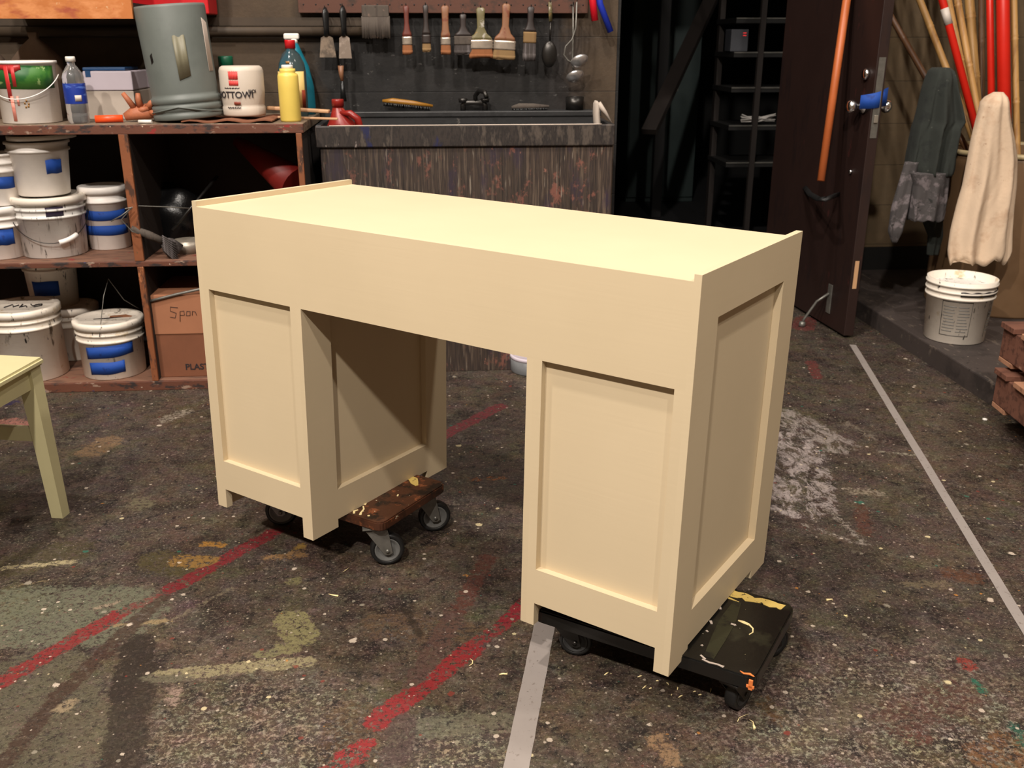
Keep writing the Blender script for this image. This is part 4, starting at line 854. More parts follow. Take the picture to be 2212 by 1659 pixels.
# orange tube + glove
A = at(203, 240, y=3.50); B_ = at(262, 229, y=3.52); A.z = ZT + 0.013; B_.z = ZT + 0.013
m = MB(); m.tube([A, B_], 0.0125, 16); tag(m.build('glue_stick_tube', 'orange'), 'short orange tube lying on the bench beside the water bottle', 'tube')
gl = thing('rubber_glove', 'crumpled tan rubber glove heaped beside the orange tube', 'glove', Vector((B_.x + 0.045, 3.56, ZT)))
random.seed(9)
m = MB(); m.tube([(-0.045, -0.02, 0.016), (-0.01, -0.01, 0.030), (0.03, 0, 0.034), (0.06, 0.01, 0.030)], [0.014, 0.027, 0.030, 0.020], 14, flat=0.8)
for (x, z, dx, dz) in ((-0.01, 0.045, -0.03, 0.05), (0.01, 0.05, 0.0, 0.045), (0.035, 0.045, 0.035, 0.03), (0.04, 0.03, 0.05, 0.0), (0.0, 0.035, 0.04, 0.01)):
    m.tube([(x, -0.012, z), (x + dx * .5, -0.024, z + dz * .6), (x + dx, -0.02, z + dz)], [0.012, 0.010, 0.008], 8)
m.build('glove_body', 'glove', gl)
m = MB(); A = spot(300, 3.47, ZT); m.tube([A + Vector((0, 0, 0.006)), A + Vector((0.045, -0.005, 0.006))], 0.006, 10); tag(m.build('chalk_stick', 'white_cap'), 'short white stick lying on the front of the bench', 'chalk')
# grey upturned pail, leaning
P = spot(410, 3.58, ZT); k = mpp(P); hT = 0.43
gp = thing('plastic_pail', 'tall blue-grey pail standing upside down and tilted on the bench', 'pail', P + Vector((0, 0, 0.010)))
gp.rotation_euler = (0, math.radians(-4.2), 0); gp.scale = (0.80, 0.80, 0.86)
R0, R1 = 0.141, 0.150 
rfp = lambda z: 0.142 + 0.0 * z
pr = [(0, 0), (0.134, 0)]
for zr in (0.0, 0.032, 0.062): pr += [(0.143, zr), (0.148, zr + 0.004), (0.148, zr + 0.022), (0.140, zr + 0.027)]
pr += [(0.140, 0.10), (0.146, hT - 0.01), (0.143, hT), (0, hT)]
m = MB(); m.lathe(pr, seg=56); m.build('pail_body', 'grey_pail', gp)
rfp = lambda z: 0.140 + 0.006 * max(0, z - 0.1) / (hT - .11)
m = MB(); arc_strip(m, rfp, lambda q: 0.175, lambda q: 0.375 - 0.02 * q, 1.18, 1.44, 0.0015, 0.001); m.build('white_strip', 'strip_white', gp)
m = MB(); arc_strip(m, rfp, lambda q: 0.150 + 0.014 * q, lambda q: 0.312 + 0.004 * math.sin(q * 9), 0.16, 0.50, 0.003, 0.0004, 30); m.build('glue_stain', 'glue', gp)
m = MB(); arc_strip(m, rfp, lambda q: 0.215 + 0.01 * q, lambda q: 0.248 + 0.01 * q, -0.66, -0.56, 0.0008, 0.0004, 6); m.build('dark_patch', 'dark_steel', gp)  # small dark strip laid on the pail wall
m = MB(); m.tube([(-0.15 * math.cos(a) * 1.0, -0.152 * math.sin(a), 0.03 + 0.05 * max(0, -math.cos(a)) * -1 + 0.04 * (1 - math.cos(a)) / 2) for a in [PI * i / 20 for i in range(21)]], 0.0025, 6); m.build('bail', 'grey_pail', gp)
# cardboard sheets under the tub
t = thing('cardboard_sheet', 'flattened brown cardboard under the off-white tub', 'cardboard', spot(495, 3.49, ZT))
m = MB(); random.seed(4); w0 = 170 * k
A = [Vector((-w0 * .55 + w0 * 1.1 * i / 12, -0.035 + random.uniform(-.004, .004), 0.004 + 0.004 * math.sin(i * 1.3))) for i in range(13)]
rings = [[a, a + Vector((0, 0.26, 0.0)), a + Vector((0, 0.26, 0.004)), a + Vector((0, 0, 0.004))] for a in A]; m.loft(rings, smooth=False); m.build('sheet', 'cardboard_dark', t)
# tub
P = spot(529, 3.60, ZT + 0.016); h = hgt(P, 142) - P.z; r = 46 * mpp(P)
tub = thing('plastic_tub', 'off-white round tub with red and black print on the bench', 'tub', P)
m = MB(); m.lathe([(0, 0), (r * .94, 0), (r * 0.97, 0.006), (r * .97, 0.03), (r * .93, 0.034), (r * .95, 0.04), (r, h * .5), (r, h * .90), (r * .95, h * .97), (r * .85, h), (0, h)], seg=40); m.build('tub_body', 'tub', tub)
rf2 = lambda z: r
for (z0, z1, a0, a1, mt_) in ((.74, .90, -.42, .02, 'red_print'), (.62, .72, -.42, .02, 'red_print'), (.24, .30, -.25, .05, 'rust_label'), (.56, .575, -.7, .05, 'black_print'), (.17, .19, -.6, .05, 'black_print')):
    m = MB(); arc_strip(m, rf2, lambda q: h * z0 + 0.0015 * math.sin(q * 40), lambda q: h * z1 + 0.0015 * math.sin(q * 33), a0, a1, 0.0008, 0.0004, 16); m.build('print_block', mt_, tub)
def wrap_text(s, size, r_, z, a_c, mat, par, flip=False):
    """lettering bent round a tub"""
    o = text_part('lettering', s, size, mat, par, Matrix.Identity(4), 0.0002)
    for v in o.data.vertices:
        x, y, zz_ = v.co
        if flip: x, y = -x, -y
        a = a_c + x / r_; R_ = r_ + 0.0012 + zz_; v.co = (R_ * math.sin(a), -R_ * math.cos(a), z + y)
    return o
wrap_text('HOTTOWI', 0.030, r, h * 0.43, -0.30, 'black_print', tub)
wrap_text('IIIOI', 0.016, r, h * 0.50, 0.62, 'black_print', tub)
# green capped bottle behind the tub
P = spot(499, 3.74, ZT); h = hgt(P, 121) - ZT
t = thing('glue_bottle', 'bottle with dark green cap behind the off-white tub', 'bottle', P)
m = MB(); m.lathe([(0, 0), (0.03, 0), (0.03, h * .7), (0.02, h * .78), (0, h * .78)], seg=24); m.build('bottle_body', 'white_plastic', t)
m = MB(); m.lathe([(0, h), (0.024, h), (0.026, h - .004), (0.026, h * .76), (0, h * .76)], seg=24); m.build('cap', 'green_cap', t)
# yellow squeeze bottle
P = spot(629, 3.52, ZT); h = hgt(P, 140) - ZT; r = 22 * mpp(P)
t = thing('squeeze_bottle', 'yellow plastic bottle with white cap at the right end of the bench', 'bottle', P)
m = MB(); m.lathe([(0, 0), (r * .95, 0), (r, 0.006), (r * 1.0, h * .6), (r * .99, h * .80), (r * .93, h * .84), (r * .72, h * .86), (r * .76, h * .88), (r * .74, h * .935), (0, h * .935)], seg=32); m.build('bottle_body', 'yellow_bottle', t)
m = MB(); m.lathe([(0, h), (r * .5, h), (r * .55, h * .985), (r * .55, h * .93), (0, h * .93)], seg=24); m.build('cap', 'white_cap', t)
# big clear bottle with red cap
P = spot(638, 3.72, ZT); h = hgt(P, 86) - ZT; r = 29 * mpp(P)
t = thing('cleaner_bottle', 'big blue-tinted bottle with red cap and yellow label behind the yellow bottle', 'bottle', P)
m = MB(); m.lathe([(0, 0), (r * .95, 0), (r, 0.006), (r, h * .60), (r * .92, h * .70), (r * .62, h * .82), (r * .34, h * .87), (r * .34, h * .90), (0, h * .90)], seg=32); m.build('bottle_body', 'teal_clear', t)
m = MB(); m.lathe([(0, h), (r * .36, h), (r * .38, h - .003), (r * .38, h * .89), (0, h * .89)], seg=24); m.build('cap', 'red_cap', t)
for z0, z1, a0, a1, mt_ in ((.12, .60, -1.3, 1.1, 'yellow_label'), (.12, .36, 0.75, 1.1, 'rust_label'), (.70, .73, -.3, .0, 'amber_wood')):
    m = MB(); arc_strip(m, lambda z: r if z < h * .65 else r * .9, lambda q: h * z0, lambda q: h * z1, a0, a1, 0.001 + (0.0006 if 'rust' in mt_ else 0), 0.0005, 18); m.build('label', mt_, t)
# teal spray bottle
P = spot(660, 3.86, ZT); h = hgt(P, 72) - ZT; k = mpp(P)
t = thing('spray_bottle', 'teal spray bottle with white trigger at the back of the bench', 'bottle', P)
m = MB(); m.loft([[Vector((ox + wx_ * math.cos(a), 0.032 * math.sin(a), z * h)) for a in [2 * PI * i / 20 for i in range(20)]] for z, wx_, ox in ((0, 22 * k, 0), (.10, 23 * k, 0), (.35, 22 * k, 0), (.6, 17 * k, -3 * k), (.78, 10 * k, -9 * k), (.88, 7 * k, -13 * k))]); m.build('bottle_body', 'teal', t)
m = MB(); m.box(-34 * k, -2 * k, -0.012, 0.012, h * .925, h, 0.006); m.box(-32 * k, -27 * k, -0.006, 0.006, h * .84, h * .93, 0.002); m.lathe([(0, h * .88), (0.013, h * .88), (0.013, h * .93), (0, h * .93)], (-13 * k, 0, 0), 16); m.build('trigger_head', 'white_cap', t)
# sticks
def stick(label, a, b, ya, yb, za, zb, w, th):
    A, B_ = spot(a, ya, za), spot(b, yb, zb); d = B_ - A; m = MB(); Ln = d.length
    m.box(0, Ln, -w / 2, w / 2, -th / 2, th / 2, th * .3)
    o = m.build('wooden_stick', 'stick', loc=A); o.rotation_euler = d.to_track_quat('X', 'Z').to_euler(); return tag(o, label, 'stick', 'wooden sticks on the bench')
stick('flat wooden paddle sticking out past the bench end behind the yellow bottle', 578, 712, 3.66, 3.63, ZT + 0.037, ZT + 0.025, 0.03, 0.012)
stick('thin wooden dowel pointing at the red jug from the bench end', 600, 730, 3.58, 3.56, ZT + 0.010, ZT + 0.004, 0.009, 0.008)

# upper left shelf box, red box, pipe on the wall
A = at(-60, 40, y=3.52); B_ = at(287, 36, y=3.52)
t = thing('plywood_shelf', 'orange plywood shelf front high on the wall at the left', 'shelf', (A.x, 3.52, A.z))
m = MB(); m.box(0, B_.x - A.x, 0, 0.018, 0, 0.30); m.build('front_board', 'plywood', t)
m = MB(); m.box(0, B_.x - A.x, 0.018, 0.43, 0.03, 0.05); m.build('shelf_board', 'shelf_dark', t)
A = at(288, 30, y=3.80); B_ = at(452, 30, y=3.80)
m = MB(); m.box(A.x, B_.x, 3.80, 3.948, A.z, A.z + 0.3, 0.004); tag(m.build('storage_box', 'red_cap'), 'red box high on the wall behind the blue-grey pail', 'box')
A = at(480, 68, y=3.92); B_ = at(800, 62, y=3.92)
t = thing('wall_pipe', 'dusty horizontal pipe on the wall above the bench', 'pipe', A)
m = MB(); m.tube([Vector((-0.9, 0, 0)), Vector((B_.x - A.x, 0, 0))], 0.018, 12); m.build('pipe', 'pipe', t)
m = MB(); m.box(-0.9, B_.x - A.x, 0.018, 0.028, 0.02, 0.05); m.build('rail', 'pipe', t)

# ------------------------------------------------------------------ sink
A = at(680, 271, y=YS); B_ = at(1329, 270, y=YS); zr = (A.z + B_.z) / 2; zr0 = at(1000, 317, y=YS).z
x0, x1 = A.x, B_.x; sw = x1 - x0
sink = thing('utility_sink', 'large black utility sink with a paint-streaked wooden front', 'sink', (x0 + sw / 2, YS, 0))
def sp(name, mt_, *boxes, bev=0.002):
    m = MB()
    for bx in boxes: m.box(*bx, bev)
    return m.build(name, mt_, sink)
hw = sw / 2; dpt = YB - YS - 0.004
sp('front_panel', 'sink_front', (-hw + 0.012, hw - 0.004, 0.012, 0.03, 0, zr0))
sp('side_panel', 'sink_inside', (-hw + 0.012, -hw + 0.03, 0.03, dpt, 0, zr0)); sp('side_panel', 'sink_inside', (hw - 0.022, hw - 0.004, 0.03, dpt, 0, zr0))
sp('front_rim', 'sink_rim', (-hw, hw, 0, 0.02, zr0, zr), bev=0.004)
sp('basin', 'sink_inside', (-hw, -hw + 0.02, 0.02, dpt - 0.06, zr0, zr + 0.002), (hw - 0.02, hw, 0.02, dpt - 0.06, zr0, zr), (-hw + 0.02, hw - 0.02, 0.02, dpt - 0.06, zr - 0.16, zr - 0.15), (-hw + 0.02, hw - 0.02, dpt - 0.075, dpt - 0.06, zr - 0.15, zr + 0.01))
zl = at(1000, 240, y=YB - 0.08).z
sp('back_ledge', 'sink_inside', (-hw, hw, dpt - 0.08, dpt, zr + 0.005, zl), bev=0.004)
m = MB(); m.tube([(-hw + 0.05 + (sw - 0.1) * i / 30, -0.0005, zr + 0.0005) for i in range(31)], 0.0022, 6); m.build('worn_edge', 'strip_white', sink)
yl = YB - 0.045
# faucet
P = spot(1028, yl, zl); t = thing('sink_faucet', 'blackened wall faucet with curved spout over the sink', 'faucet', P)
m = MB(); kk = mpp(P)
m.tube([(-0.05, 0, 0), (-0.05, 0, 0.02), (-0.045, 0, 0.03), (0.03, 0, 0.03), (0.036, 0, 0.02), (0.036, 0, 0)], 0.011, 10); m.build('base', 'dark_steel', t)
m = MB(); m.tube([(0, 0, 0.03), (-0.002, -0.005, 0.055), (0.012, -0.03, 0.075), (0.032, -0.07, 0.072), (0.038, -0.085, 0.052)], 0.009, 10); m.build('spout', 'dark_steel', t)
m = MB(); m.lathe([(0, 0.03), (0.016, 0.03), (0.018, 0.045), (0, 0.048)], (-0.05, 0, 0), 14); m.lathe([(0, 0.03), (0.016, 0.03), (0.018, 0.045), (0, 0.048)], (0.036, 0, 0), 14); m.build('tap_knobs', 'dark_steel', t)
# scrub brushes on the ledge
def ledge_brush(label, pxa, pxb, pya, pyb, mat, bl_h):
    A = at(pxa, pya, y=yl); B_ = at(pxb, pyb, y=yl); d = B_ - A; Ln = d.length
    t = thing('scrub_brush', label, 'brush', A); t.rotation_euler = d.to_track_quat('X', 'Z').to_euler()
    m = MB(); m.tube([(0, 0, 0), (Ln * .2, 0, 0.003), (Ln * .6, 0, 0.002), (Ln, 0, 0)], [0.005, 0.012, 0.011, 0.005], 12, flat=1.0); m.build('brush_back', mat, t)
    m = MB(); random.seed(2)
    for i in range(26):
        u = 0.05 + 0.88 * i / 25
        for v in (-0.008, 0.0, 0.008): m.tube([(Ln * u, v, -0.004), (Ln * u + random.uniform(-.004, .004), v * 1.4, -bl_h)], 0.0028, 5)
    m.build('bristles', 'black_handle', t)
ledge_brush('yellow-backed scrub brush lying on the sink ledge', 826, 935, 218, 229, 'amber_wood', 0.018)
ledge_brush('scrub brush with pale grey handle on the right part of the sink ledge', 1105, 1186, 232, 230, 'bristle_grey', 0.012)
P = spot(1241, yl, zl); k = mpp(P); t = thing('metal_cup', 'small dark metal cup on the sink ledge below the ladles', 'cup', P)
m = MB(); m.lathe([(0, 0), (19 * k, 0), (20 * k, 0.05), (18.5 * k, 0.05), (17.5 * k, 0.003), (0, 0.003)], seg=28); m.build('cup_body', 'dark_steel', t)
P = at(1283, 268, y=YS + 0.10); t = thing('plastic_bag', 'crumpled white plastic bag hung over the right corner of the sink', 'bag', P)
m = MB(); m.loft([[Vector((ox + rx_ * math.cos(a), 0.03 * math.sin(a) - 0.01, z)) for a in [2 * PI * i / 10 for i in range(10)]] for z, rx_, ox in ((-0.04, .010, .012), (0.0, .013, .010), (0.04, .013, .006), (0.075, .012, .006), (0.084, .003, .004))]); m.tube([(0.01, -0.03, 0.076), (0.035, -0.03, 0.045), (0.06, -0.03, 0.008)], [0.010, 0.007, 0.002], 8); m.build('bag_body', 'paper_warm', t)
# red jug in the basin
P = at(742, 270, y=YS + 0.09); k = mpp(P); P.z = zr - 0.149; h = hgt(P, 214) - P.z
t = thing('plastic_jug', 'red plastic jug with moulded handle standing in the sink', 'jug', P)
def ell(z, a, b, ox=0): return [Vector((ox + a * math.cos(q), b * math.sin(q), z)) for q in [2 * PI * i / 28 for i in range(28)]]
w = 52 * k
m = MB(); m.loft([ell(0, w, .05), ell(h * .1, w, .052), ell(h * .35, w * .9, .05), ell(h * .55, w * .72, .045, -0.002), ell(h * .72, w * .42, .038, -0.010), ell(h * .86, w * .24, .02, -0.016), ell(h * .9, w * .20, .017, -0.016)]); m.build('jug_body', 'red_jug', t)
m = MB(); m.lathe([(0, h), (w * .23, h), (w * .25, h * .985), (w * .25, h * .89), (0, h * .89)], (-0.016, 0, 0), 20); m.build('cap', 'red_jug', t)
m = MB(); m.tube([(-0.006, -0.02, h * .80), (w * .34, -0.035, h * .80), (w * .62, -0.035, h * .72), (w * .80, -0.03, h * .45)], [.008, .012, .013, .013], 10); m.build('jug_handle', 'red_jug', t)

# ------------------------------------------------------------------ pegboard with hanging tools
A = at(645, 28, y=YB - 0.03); B_ = at(1270, 29, y=YB - 0.03)
pg = thing('tool_pegboard', 'red-brown pegboard strip high on the wall above the sink', 'pegboard', (A.x, YB - 0.03, A.z))
m = MB(); m.box(0, B_.x - A.x, 0, 0.026, 0, 0.42, 0.002); m.build('board', 'pegboard', pg)
m = MB(); nx = 24
for i in range(nx):
    x = 0.02 + (B_.x - A.x - 0.04) * i / (nx - 1)
    m.lathe([(0, -0.001), (0.003, -0.001), (0.003, 0.001), (0, 0.001)], (x, 0, 0.030), 8, axis=(0, 1, 0))
m.build('peg_hole', 'black_paint', pg)['kind'] = 'stuff'
YH = YB - 0.075
def wp(px, py, y=YH): return at(px, py, y=y)
def hook(t, O, px, py):
    m = MB(); p = wp(px, py) - O; m.tube([p + Vector((0, 0.043, 0.003)), p + Vector((0, 0, 0)), p + Vector((0, -0.012, 0.012))], 0.002, 6); m.build('hook', 'dark_steel', t)
def brush(label, px, ytop, yf0, yf1, ybot, w, wh, hm, fm, bm_, tilt=0.0, th=0.014, sh=None, hk=True):
    """flat brush hanging bristles down: rows of handle top, ferrule top, ferrule bottom, bristle end; w = bristle width in px"""
    O = wp(px, ytop); t = thing('paint_brush', label, 'paint brush', O, 0, 'brushes hanging above the sink')
    t.rotation_euler = (0, tilt, 0); k = mpp(O) * 0.985
    zf0, zf1, zb = [hgt(O, q) - O.z for q in (yf0, yf1, ybot)]
    a, b = w / 2 * k, wh / 2 * k; sh = sh or 0.55
    def rr(z, wx_, wy): return [Vector((wx_ * math.copysign(abs(math.cos(q)) ** .6, math.cos(q)), wy * math.copysign(abs(math.sin(q)) ** .6, math.sin(q)), z)) for q in [2 * PI * i / 20 for i in range(20)]]
    m = MB(); m.loft([rr(0, b * .75, .006), rr(zf0 * .06, b * 1.25, .009), rr(zf0 * .25, b * 1.1, .009), rr(zf0 * sh, b, .009), rr(zf0 * (sh + (1 - sh) * .5), b + (a * .9 - b) * .35, .010), rr(zf0 * (sh + (1 - sh) * .78), b + (a * .95 - b) * .85, .011), rr(zf0, a * .95, th * .85)]); m.build('handle', hm, t)
    m = MB(); zs = [zf0 + (zf1 - zf0) * i / 6 for i in range(7)]
    m.loft([rr(z, a * (1.0 if i % 2 else 0.965), th * (1.0 if i % 2 else .93)) for i, z in enumerate(zs)]); m.build('ferrule', fm, t)
    m = MB(); m.loft([rr(zf1, a * .94, th * .88), rr(zf1 + (zb - zf1) * .6, a * 1.0, th * .95)], caps=False)
    n = 20; up = rr(zf1 + (zb - zf1) * .6, a * 1.0, th * .95); dn = [v.copy() for v in rr(zb, a * .99, th * .6)]; random.seed(int(px))
    for v in dn: v.z += random.uniform(-.003, .003)
    m.loft([up, dn], caps=True); m.build('bristles', bm_, t)
    if hk: hook(t, O, px, ytop + 3)
    return t
brush('narrow dull-red handled brush with bright ferrule, nearest the grey bristle block', 877, 12, 79, 97, 117, 23, 10, 'handle_red', 'ferrule', 'bristle')
brush('narrow brush with dark handle and pale bristles between two small brushes', 919, 10, 75, 94, 111, 20, 10, 'handle_dark', 'handle_dark', 'bristle_pale')
brush('small tan wooden-handled brush with a white-painted tip', 961, 12, 81, 97, 117, 23, 14, 'handle_wood', 'ferrule', 'bristle')
brush('dim dark brush hanging left of the big green-handled brush', 1000, 30, 78, 97, 117, 42, 12, 'handle_dark', 'bristle_grey', 'bristle_dark')
brush('wide brush with mottled green handle and orange-tan bristles', 1038, 16, 86, 106, 125, 54, 16, 'handle_green', 'ferrule', 'bristle', sh=.62)
brush('wide brush with red-brown shoulders and frayed bristles, tilted', 1094, 8, 88, 108, 128, 51, 15, 'handle_wood', 'ferrule', 'bristle_pale', tilt=math.radians(3), sh=.60)
brush('black-handled brush with yellowed ferrule and dark bristles', 1147, 14, 69, 93, 131, 30, 13, 'handle_dark', 'bristle_pale', 'bristle_dark', tilt=math.radians(2), sh=.55)
# wide grey bristle block
O = wp(811, 30); k = mpp(O); t = thing('wallpaper_brush', 'wide pale grey bristle brush without a handle in front of the wall', 'brush', O)
m = MB(); m.box(-29 * k, 29 * k, -0.012, 0.012, -0.012, 0.03, 0.003); m.build('stock', 'bristle_grey', t)
m = MB(); random.seed(11)
for i in range(34):
    x = (-29 + 58 * i / 33) * k
    for yv in (-.009, 0, .009): m.tube([(x, yv, -0.008), (x + random.uniform(-.002, .002), yv, -0.085 + random.uniform(-.003, .003))], 0.0028, 5)
m.build('bristles', 'bristle_grey', t); hook(t, O, 811, 22)
# putty knives
def knife(label, px, ytop, ymid, ybot, wt, wb, bm_):
    O = wp(px, ytop); k = mpp(O); t = thing('putty_knife', label, 'putty knife', O, 0, 'putty knives hanging left of the brushes')
    zm_, zb_ = hgt(O, ymid) - O.z, hgt(O, ybot) - O.z
    m = MB(); m.tube([(0, 0, 0), (0, 0, zm_ * .2), (0, 0, zm_ * .7), (0, 0, zm_)], [.006, .015, .012, .011], 14, flat=.6); m.build('handle', 'black_handle', t)
    m = MB(); a, b = wt / 2 * k, wb / 2 * k
    m.prism([(-a * .5, 0), (a * .5, 0), (a, zm_ * .06), (b, zb_ - zm_), (-b, zb_ - zm_), (-a, zm_ * .06)], 0.0012, Matrix.Translation((0, 0, zm_)) @ Matrix.Rotation(PI / 2, 4, 'X')); m.build('blade', bm_, t)
    hook(t, O, px, ytop + 4)
knife('broad putty knife with a smeared blade, nearest the teal spray bottle', 702, 16, 78, 124, 26, 36, 'blade_dull')
knife('narrower putty knife with a pale smeared blade beside the broad one', 740, 12, 78, 126, 22, 28, 'blade_pale')
# small round brush with pale tip below
O = wp(736, 142); t = thing('paint_brush', 'small thin brush with a pale wooden tip hanging below the putty knives', 'paint brush', O); k = mpp(O)
m = MB(); m.tube([(0, 0, 0), (0, 0, -.03), (0.002, 0, -.055)], [.011, .009, .006], 10); m.build('handle', 'handle_wood', t)
m = MB(); m.tube([(0.002, 0, -.055), (0.003, 0, -.13)], [.006, .012], 10); m.build('bristles', 'black_handle', t)
hook(t, O, 736, 146)
# serving spoon, ladles, red and blue handled tool
O = wp(1188, 4); t = thing('serving_spoon', 'dark steel serving spoon with pale handle hanging by the black-handled brush', 'spoon', O); k = mpp(O)
zz1, zz2, zz3 = [hgt(O, q) - O.z for q in (46, 88, 146)]
m = MB(); m.tube([(0, 0, 0), (0.002, 0, zz1 * .5), (0.003, 0, zz1)], [.008, .010, .009], 10, flat=.5); m.build('handle', 'handle_green', t)
m = MB(); m.tube([(0.003, 0, zz1), (0.002, 0, zz2)], .004, 8); m.build('shaft', 'dark_steel', t)
m = MB(); n0 = 14; cz = (zz2 + zz3) / 2; hz_ = (zz2 - zz3) / 2
bmesh.ops.create_uvsphere(m.bm, u_segments=24, v_segments=12, radius=1.0)
for v in m.bm.verts: v.co = Vector((v.co.x * 17 * k, (abs(v.co.y) * -1) * 0.016 + (0.004 if v.co.y > 0 else 0), cz + v.co.z * hz_))
for f in m.bm.faces: f.smooth = True
m.build('bowl', 'dark_steel', t); hook(t, O, 1188, 8)
def ladle(label, px, ytop, pts, bowl, r_px, y=YH, mat='ladle'):
    O = wp(px, ytop, y); k = mpp(O); t = thing('soup_ladle', label, 'ladle', O, 0, 'steel ladles hanging at the right end of the pegboard')
    m = MB(); m.tube([wp(a, b, y) - O for a, b in pts], 0.0032, 8, flat=1.0); m.build('handle', 'steel', t)
    c = wp(*bowl, y) - O; R = r_px * k; m = MB(); pr = []
    for i in range(9): a = PI / 2 * i / 8; pr.append((R * math.sin(a), -R * .62 * math.cos(a)))
    for i in range(8, -1, -1): a = PI / 2 * i / 8; pr.append(((R - .002) * math.sin(a), -(R * .62 - .002) * math.cos(a)))
    m.lathe(pr, c, 32, axis=(-0.22, 0.62, 0.80)); m.build('bowl', mat, t); hook(t, O, px, ytop + 3); return t
ladle('larger bright steel ladle with a curved neck, upper of the two', 1246, 4, ((1246, 4), (1244, 60), (1236, 85), (1222, 100), (1218, 118), (1226, 130), (1236, 136)), (1251, 130), 20, YH - 0.03)
ladle('lower steel ladle whose bowl hangs under the larger one', 1238, 8, ((1238, 8), (1238, 80), (1236, 140), (1240, 158)), (1242, 163), 20, YH + 0.01)
O = wp(1282, -10); t = thing('bolt_cutter', 'tool with one red and one blue handle hanging by the wall corner', 'tool', O)
for nm, mt_, pts in (('red_handle', 'red_handle', ((1276, -60), (1280, 0), (1285, 45))), ('blue_handle', 'blue_handle', ((1286, -60), (1296, 8), (1319, 69)))):
    m = MB(); m.tube([wp(*q) - O for q in pts], 0.0135 if nm[0] == 'r' else 0.012, 12); m.build(nm, mt_, t)
m = MB(); m.tube([wp(1280, -55) - O, wp(1282, -90) - O], 0.02, 8); m.build('tool_head', 'dark_steel', t); hook(t, O, 1282, -60)

# ------------------------------------------------------------------ open door
A = at(1645, 622, z=0); B_ = at(1822, 731, z=0); dv = B_ - A; dl = dv.length; ang = math.atan2(dv.y, dv.x); DH = 2.05
TH = 0.044
mtd = Matrix.Translation(A) @ Matrix.Rotation(ang, 4, 'Z')     # local x: from hinge to latch edge; +y side faces the room's right
door = bpy.data.objects.new('door_1', None); COL.objects.link(door); door.matrix_world = mtd; door['kind'] = 'structure'
m = MB(); m.box(0, dl, 0, TH, 0.012, DH, 0.002); m.build('door_leaf', 'door', door)
def dloc(px, py):   # local coordinates of a point seen on the latch edge of the door
    nrm = Vector((dv.y, -dv.x, 0)).normalized(); r = ray(px, py); e = B_ - EYE; dd = dv.normalized()
    tt = e.dot(dd) / r.dot(dd); return mtd.inverted() @ (EYE + r * tt)
kz = dloc(1885, 232).z
for sy in (-1, 1):
    y0 = 0 if sy < 0 else TH
    m = MB(); m.lathe([(0, 0), (.028, 0), (.028, .005), (.014, .012), (.012, .03), (.022, .038), (.027, .05), (.026, .062), (.018, .071), (0, .073)], (dl - 0.065, y0, kz), 28, axis=(0, sy, 0)); m.build('door_knob', 'chrome', door)
m = MB(); m.lathe([(0, 0), (.022, 0), (.022, .012), (.015, .018), (0, .019)], (dl - 0.065, 0, kz + 0.125), 24, axis=(0, -1, 0)); m.build('deadbolt', 'chrome', door)
m = MB(); m.box(dl, dl + 0.002, 0.008, 0.036, kz - 0.12, kz + 0.19); m.build('latch_plate', 'steel', door)
m = MB(); m.box(dl + 0.002, dl + 0.010, 0.014, 0.030, kz - 0.06, kz - 0.03, .002); m.build('latch_bolt', 'tin', door)
m = MB(); rg = []
for i in range(9):
    u = i / 8; yv = -0.035 + (TH + 0.07) * u
    xb = dl - 0.03 + 0.036 * math.sin(PI * min(1, max(0, (u * 1.1)))) 
    rg.append([Vector((xb, yv, kz - 0.008 + 0.012 * u)), Vector((xb, yv, kz + 0.045 + 0.03 * u)), Vector((xb + .0008, yv, kz + 0.045 + 0.03 * u)), Vector((xb + .0008, yv, kz - 0.008 + 0.012 * u))])
m.loft(rg); m.build('blue_tape', 'blue_tape', door)
m = MB(); m.box(dl - .0005, dl + 0.0012, 0.012, 0.030, 0.22, 0.34, 0.0004); m.build('bare_wood_chip', 'stick', door)
m = MB(); m.box(dl * .80, dl * .84, -0.0045, 0, .07, .20, .001); m.tube([(dl * .82, -.006, .16), (dl * .80, -.05, .12), (dl * .78, -.09, .04), (dl * .78, -.10, .018)], .006, 8)
m.lathe([(0, 0), (.014, 0), (.015, .010), (.012, .022), (0, .024)], (dl * .78, -.10, 0.001), 16); m.build('door_stop', 'steel', door)
m = MB(); m.lathe([(0, 0), (.008, 0), (.008, .01), (0, .011)], (dl - 0.10, 0, 0.70), 12, axis=(0, -1, 0)); m.build('screw_head', 'chrome', door)
# frame post by the hinge
# reddish pole hanging in front of the door
fxd = lambda px, py, off=-0.035: None
def ondoor(px, py, off):   # point seen at the pixel, on the plane parallel to the door, off metres in front of its face
    n_ = Vector((-dv.y, dv.x, 0)).normalized()   # local +y
    p0 = A + n_ * off; r = ray(px, py); return EYE + r * ((p0 - EYE).dot(n_) / r.dot(n_))
a_, b_ = ondoor(1773, 391, -0.16), ondoor(1829, 0, -0.05)
dd = (b_ - a_); top = a_ + dd * 1.45
t = thing('wooden_pole', 'reddish wooden pole leaning on the dark brown door', 'pole', a_)
m = MB(); m.tube([(0, 0, 0), (top - a_) * .5, top - a_], [.0155, .0165, .0165], 20); m.build('pole_shaft', 'copper_wood', t)
# black strap that carries its foot
pts = [ondoor(x, y, o_) - a_ for x, y, o_ in ((1738, 405, -.005), (1750, 420, -.08), (1768, 430, -.15), (1785, 430, -.15), (1800, 424, -.08), (1812, 420, -.005))]
m = MB(); m.tube(pts, .012, 8, flat=.4)
tag(m.build('rubber_strap', 'black_rubber', loc=a_), 'black strap looped on the door under the foot of the wooden pole', 'strap')

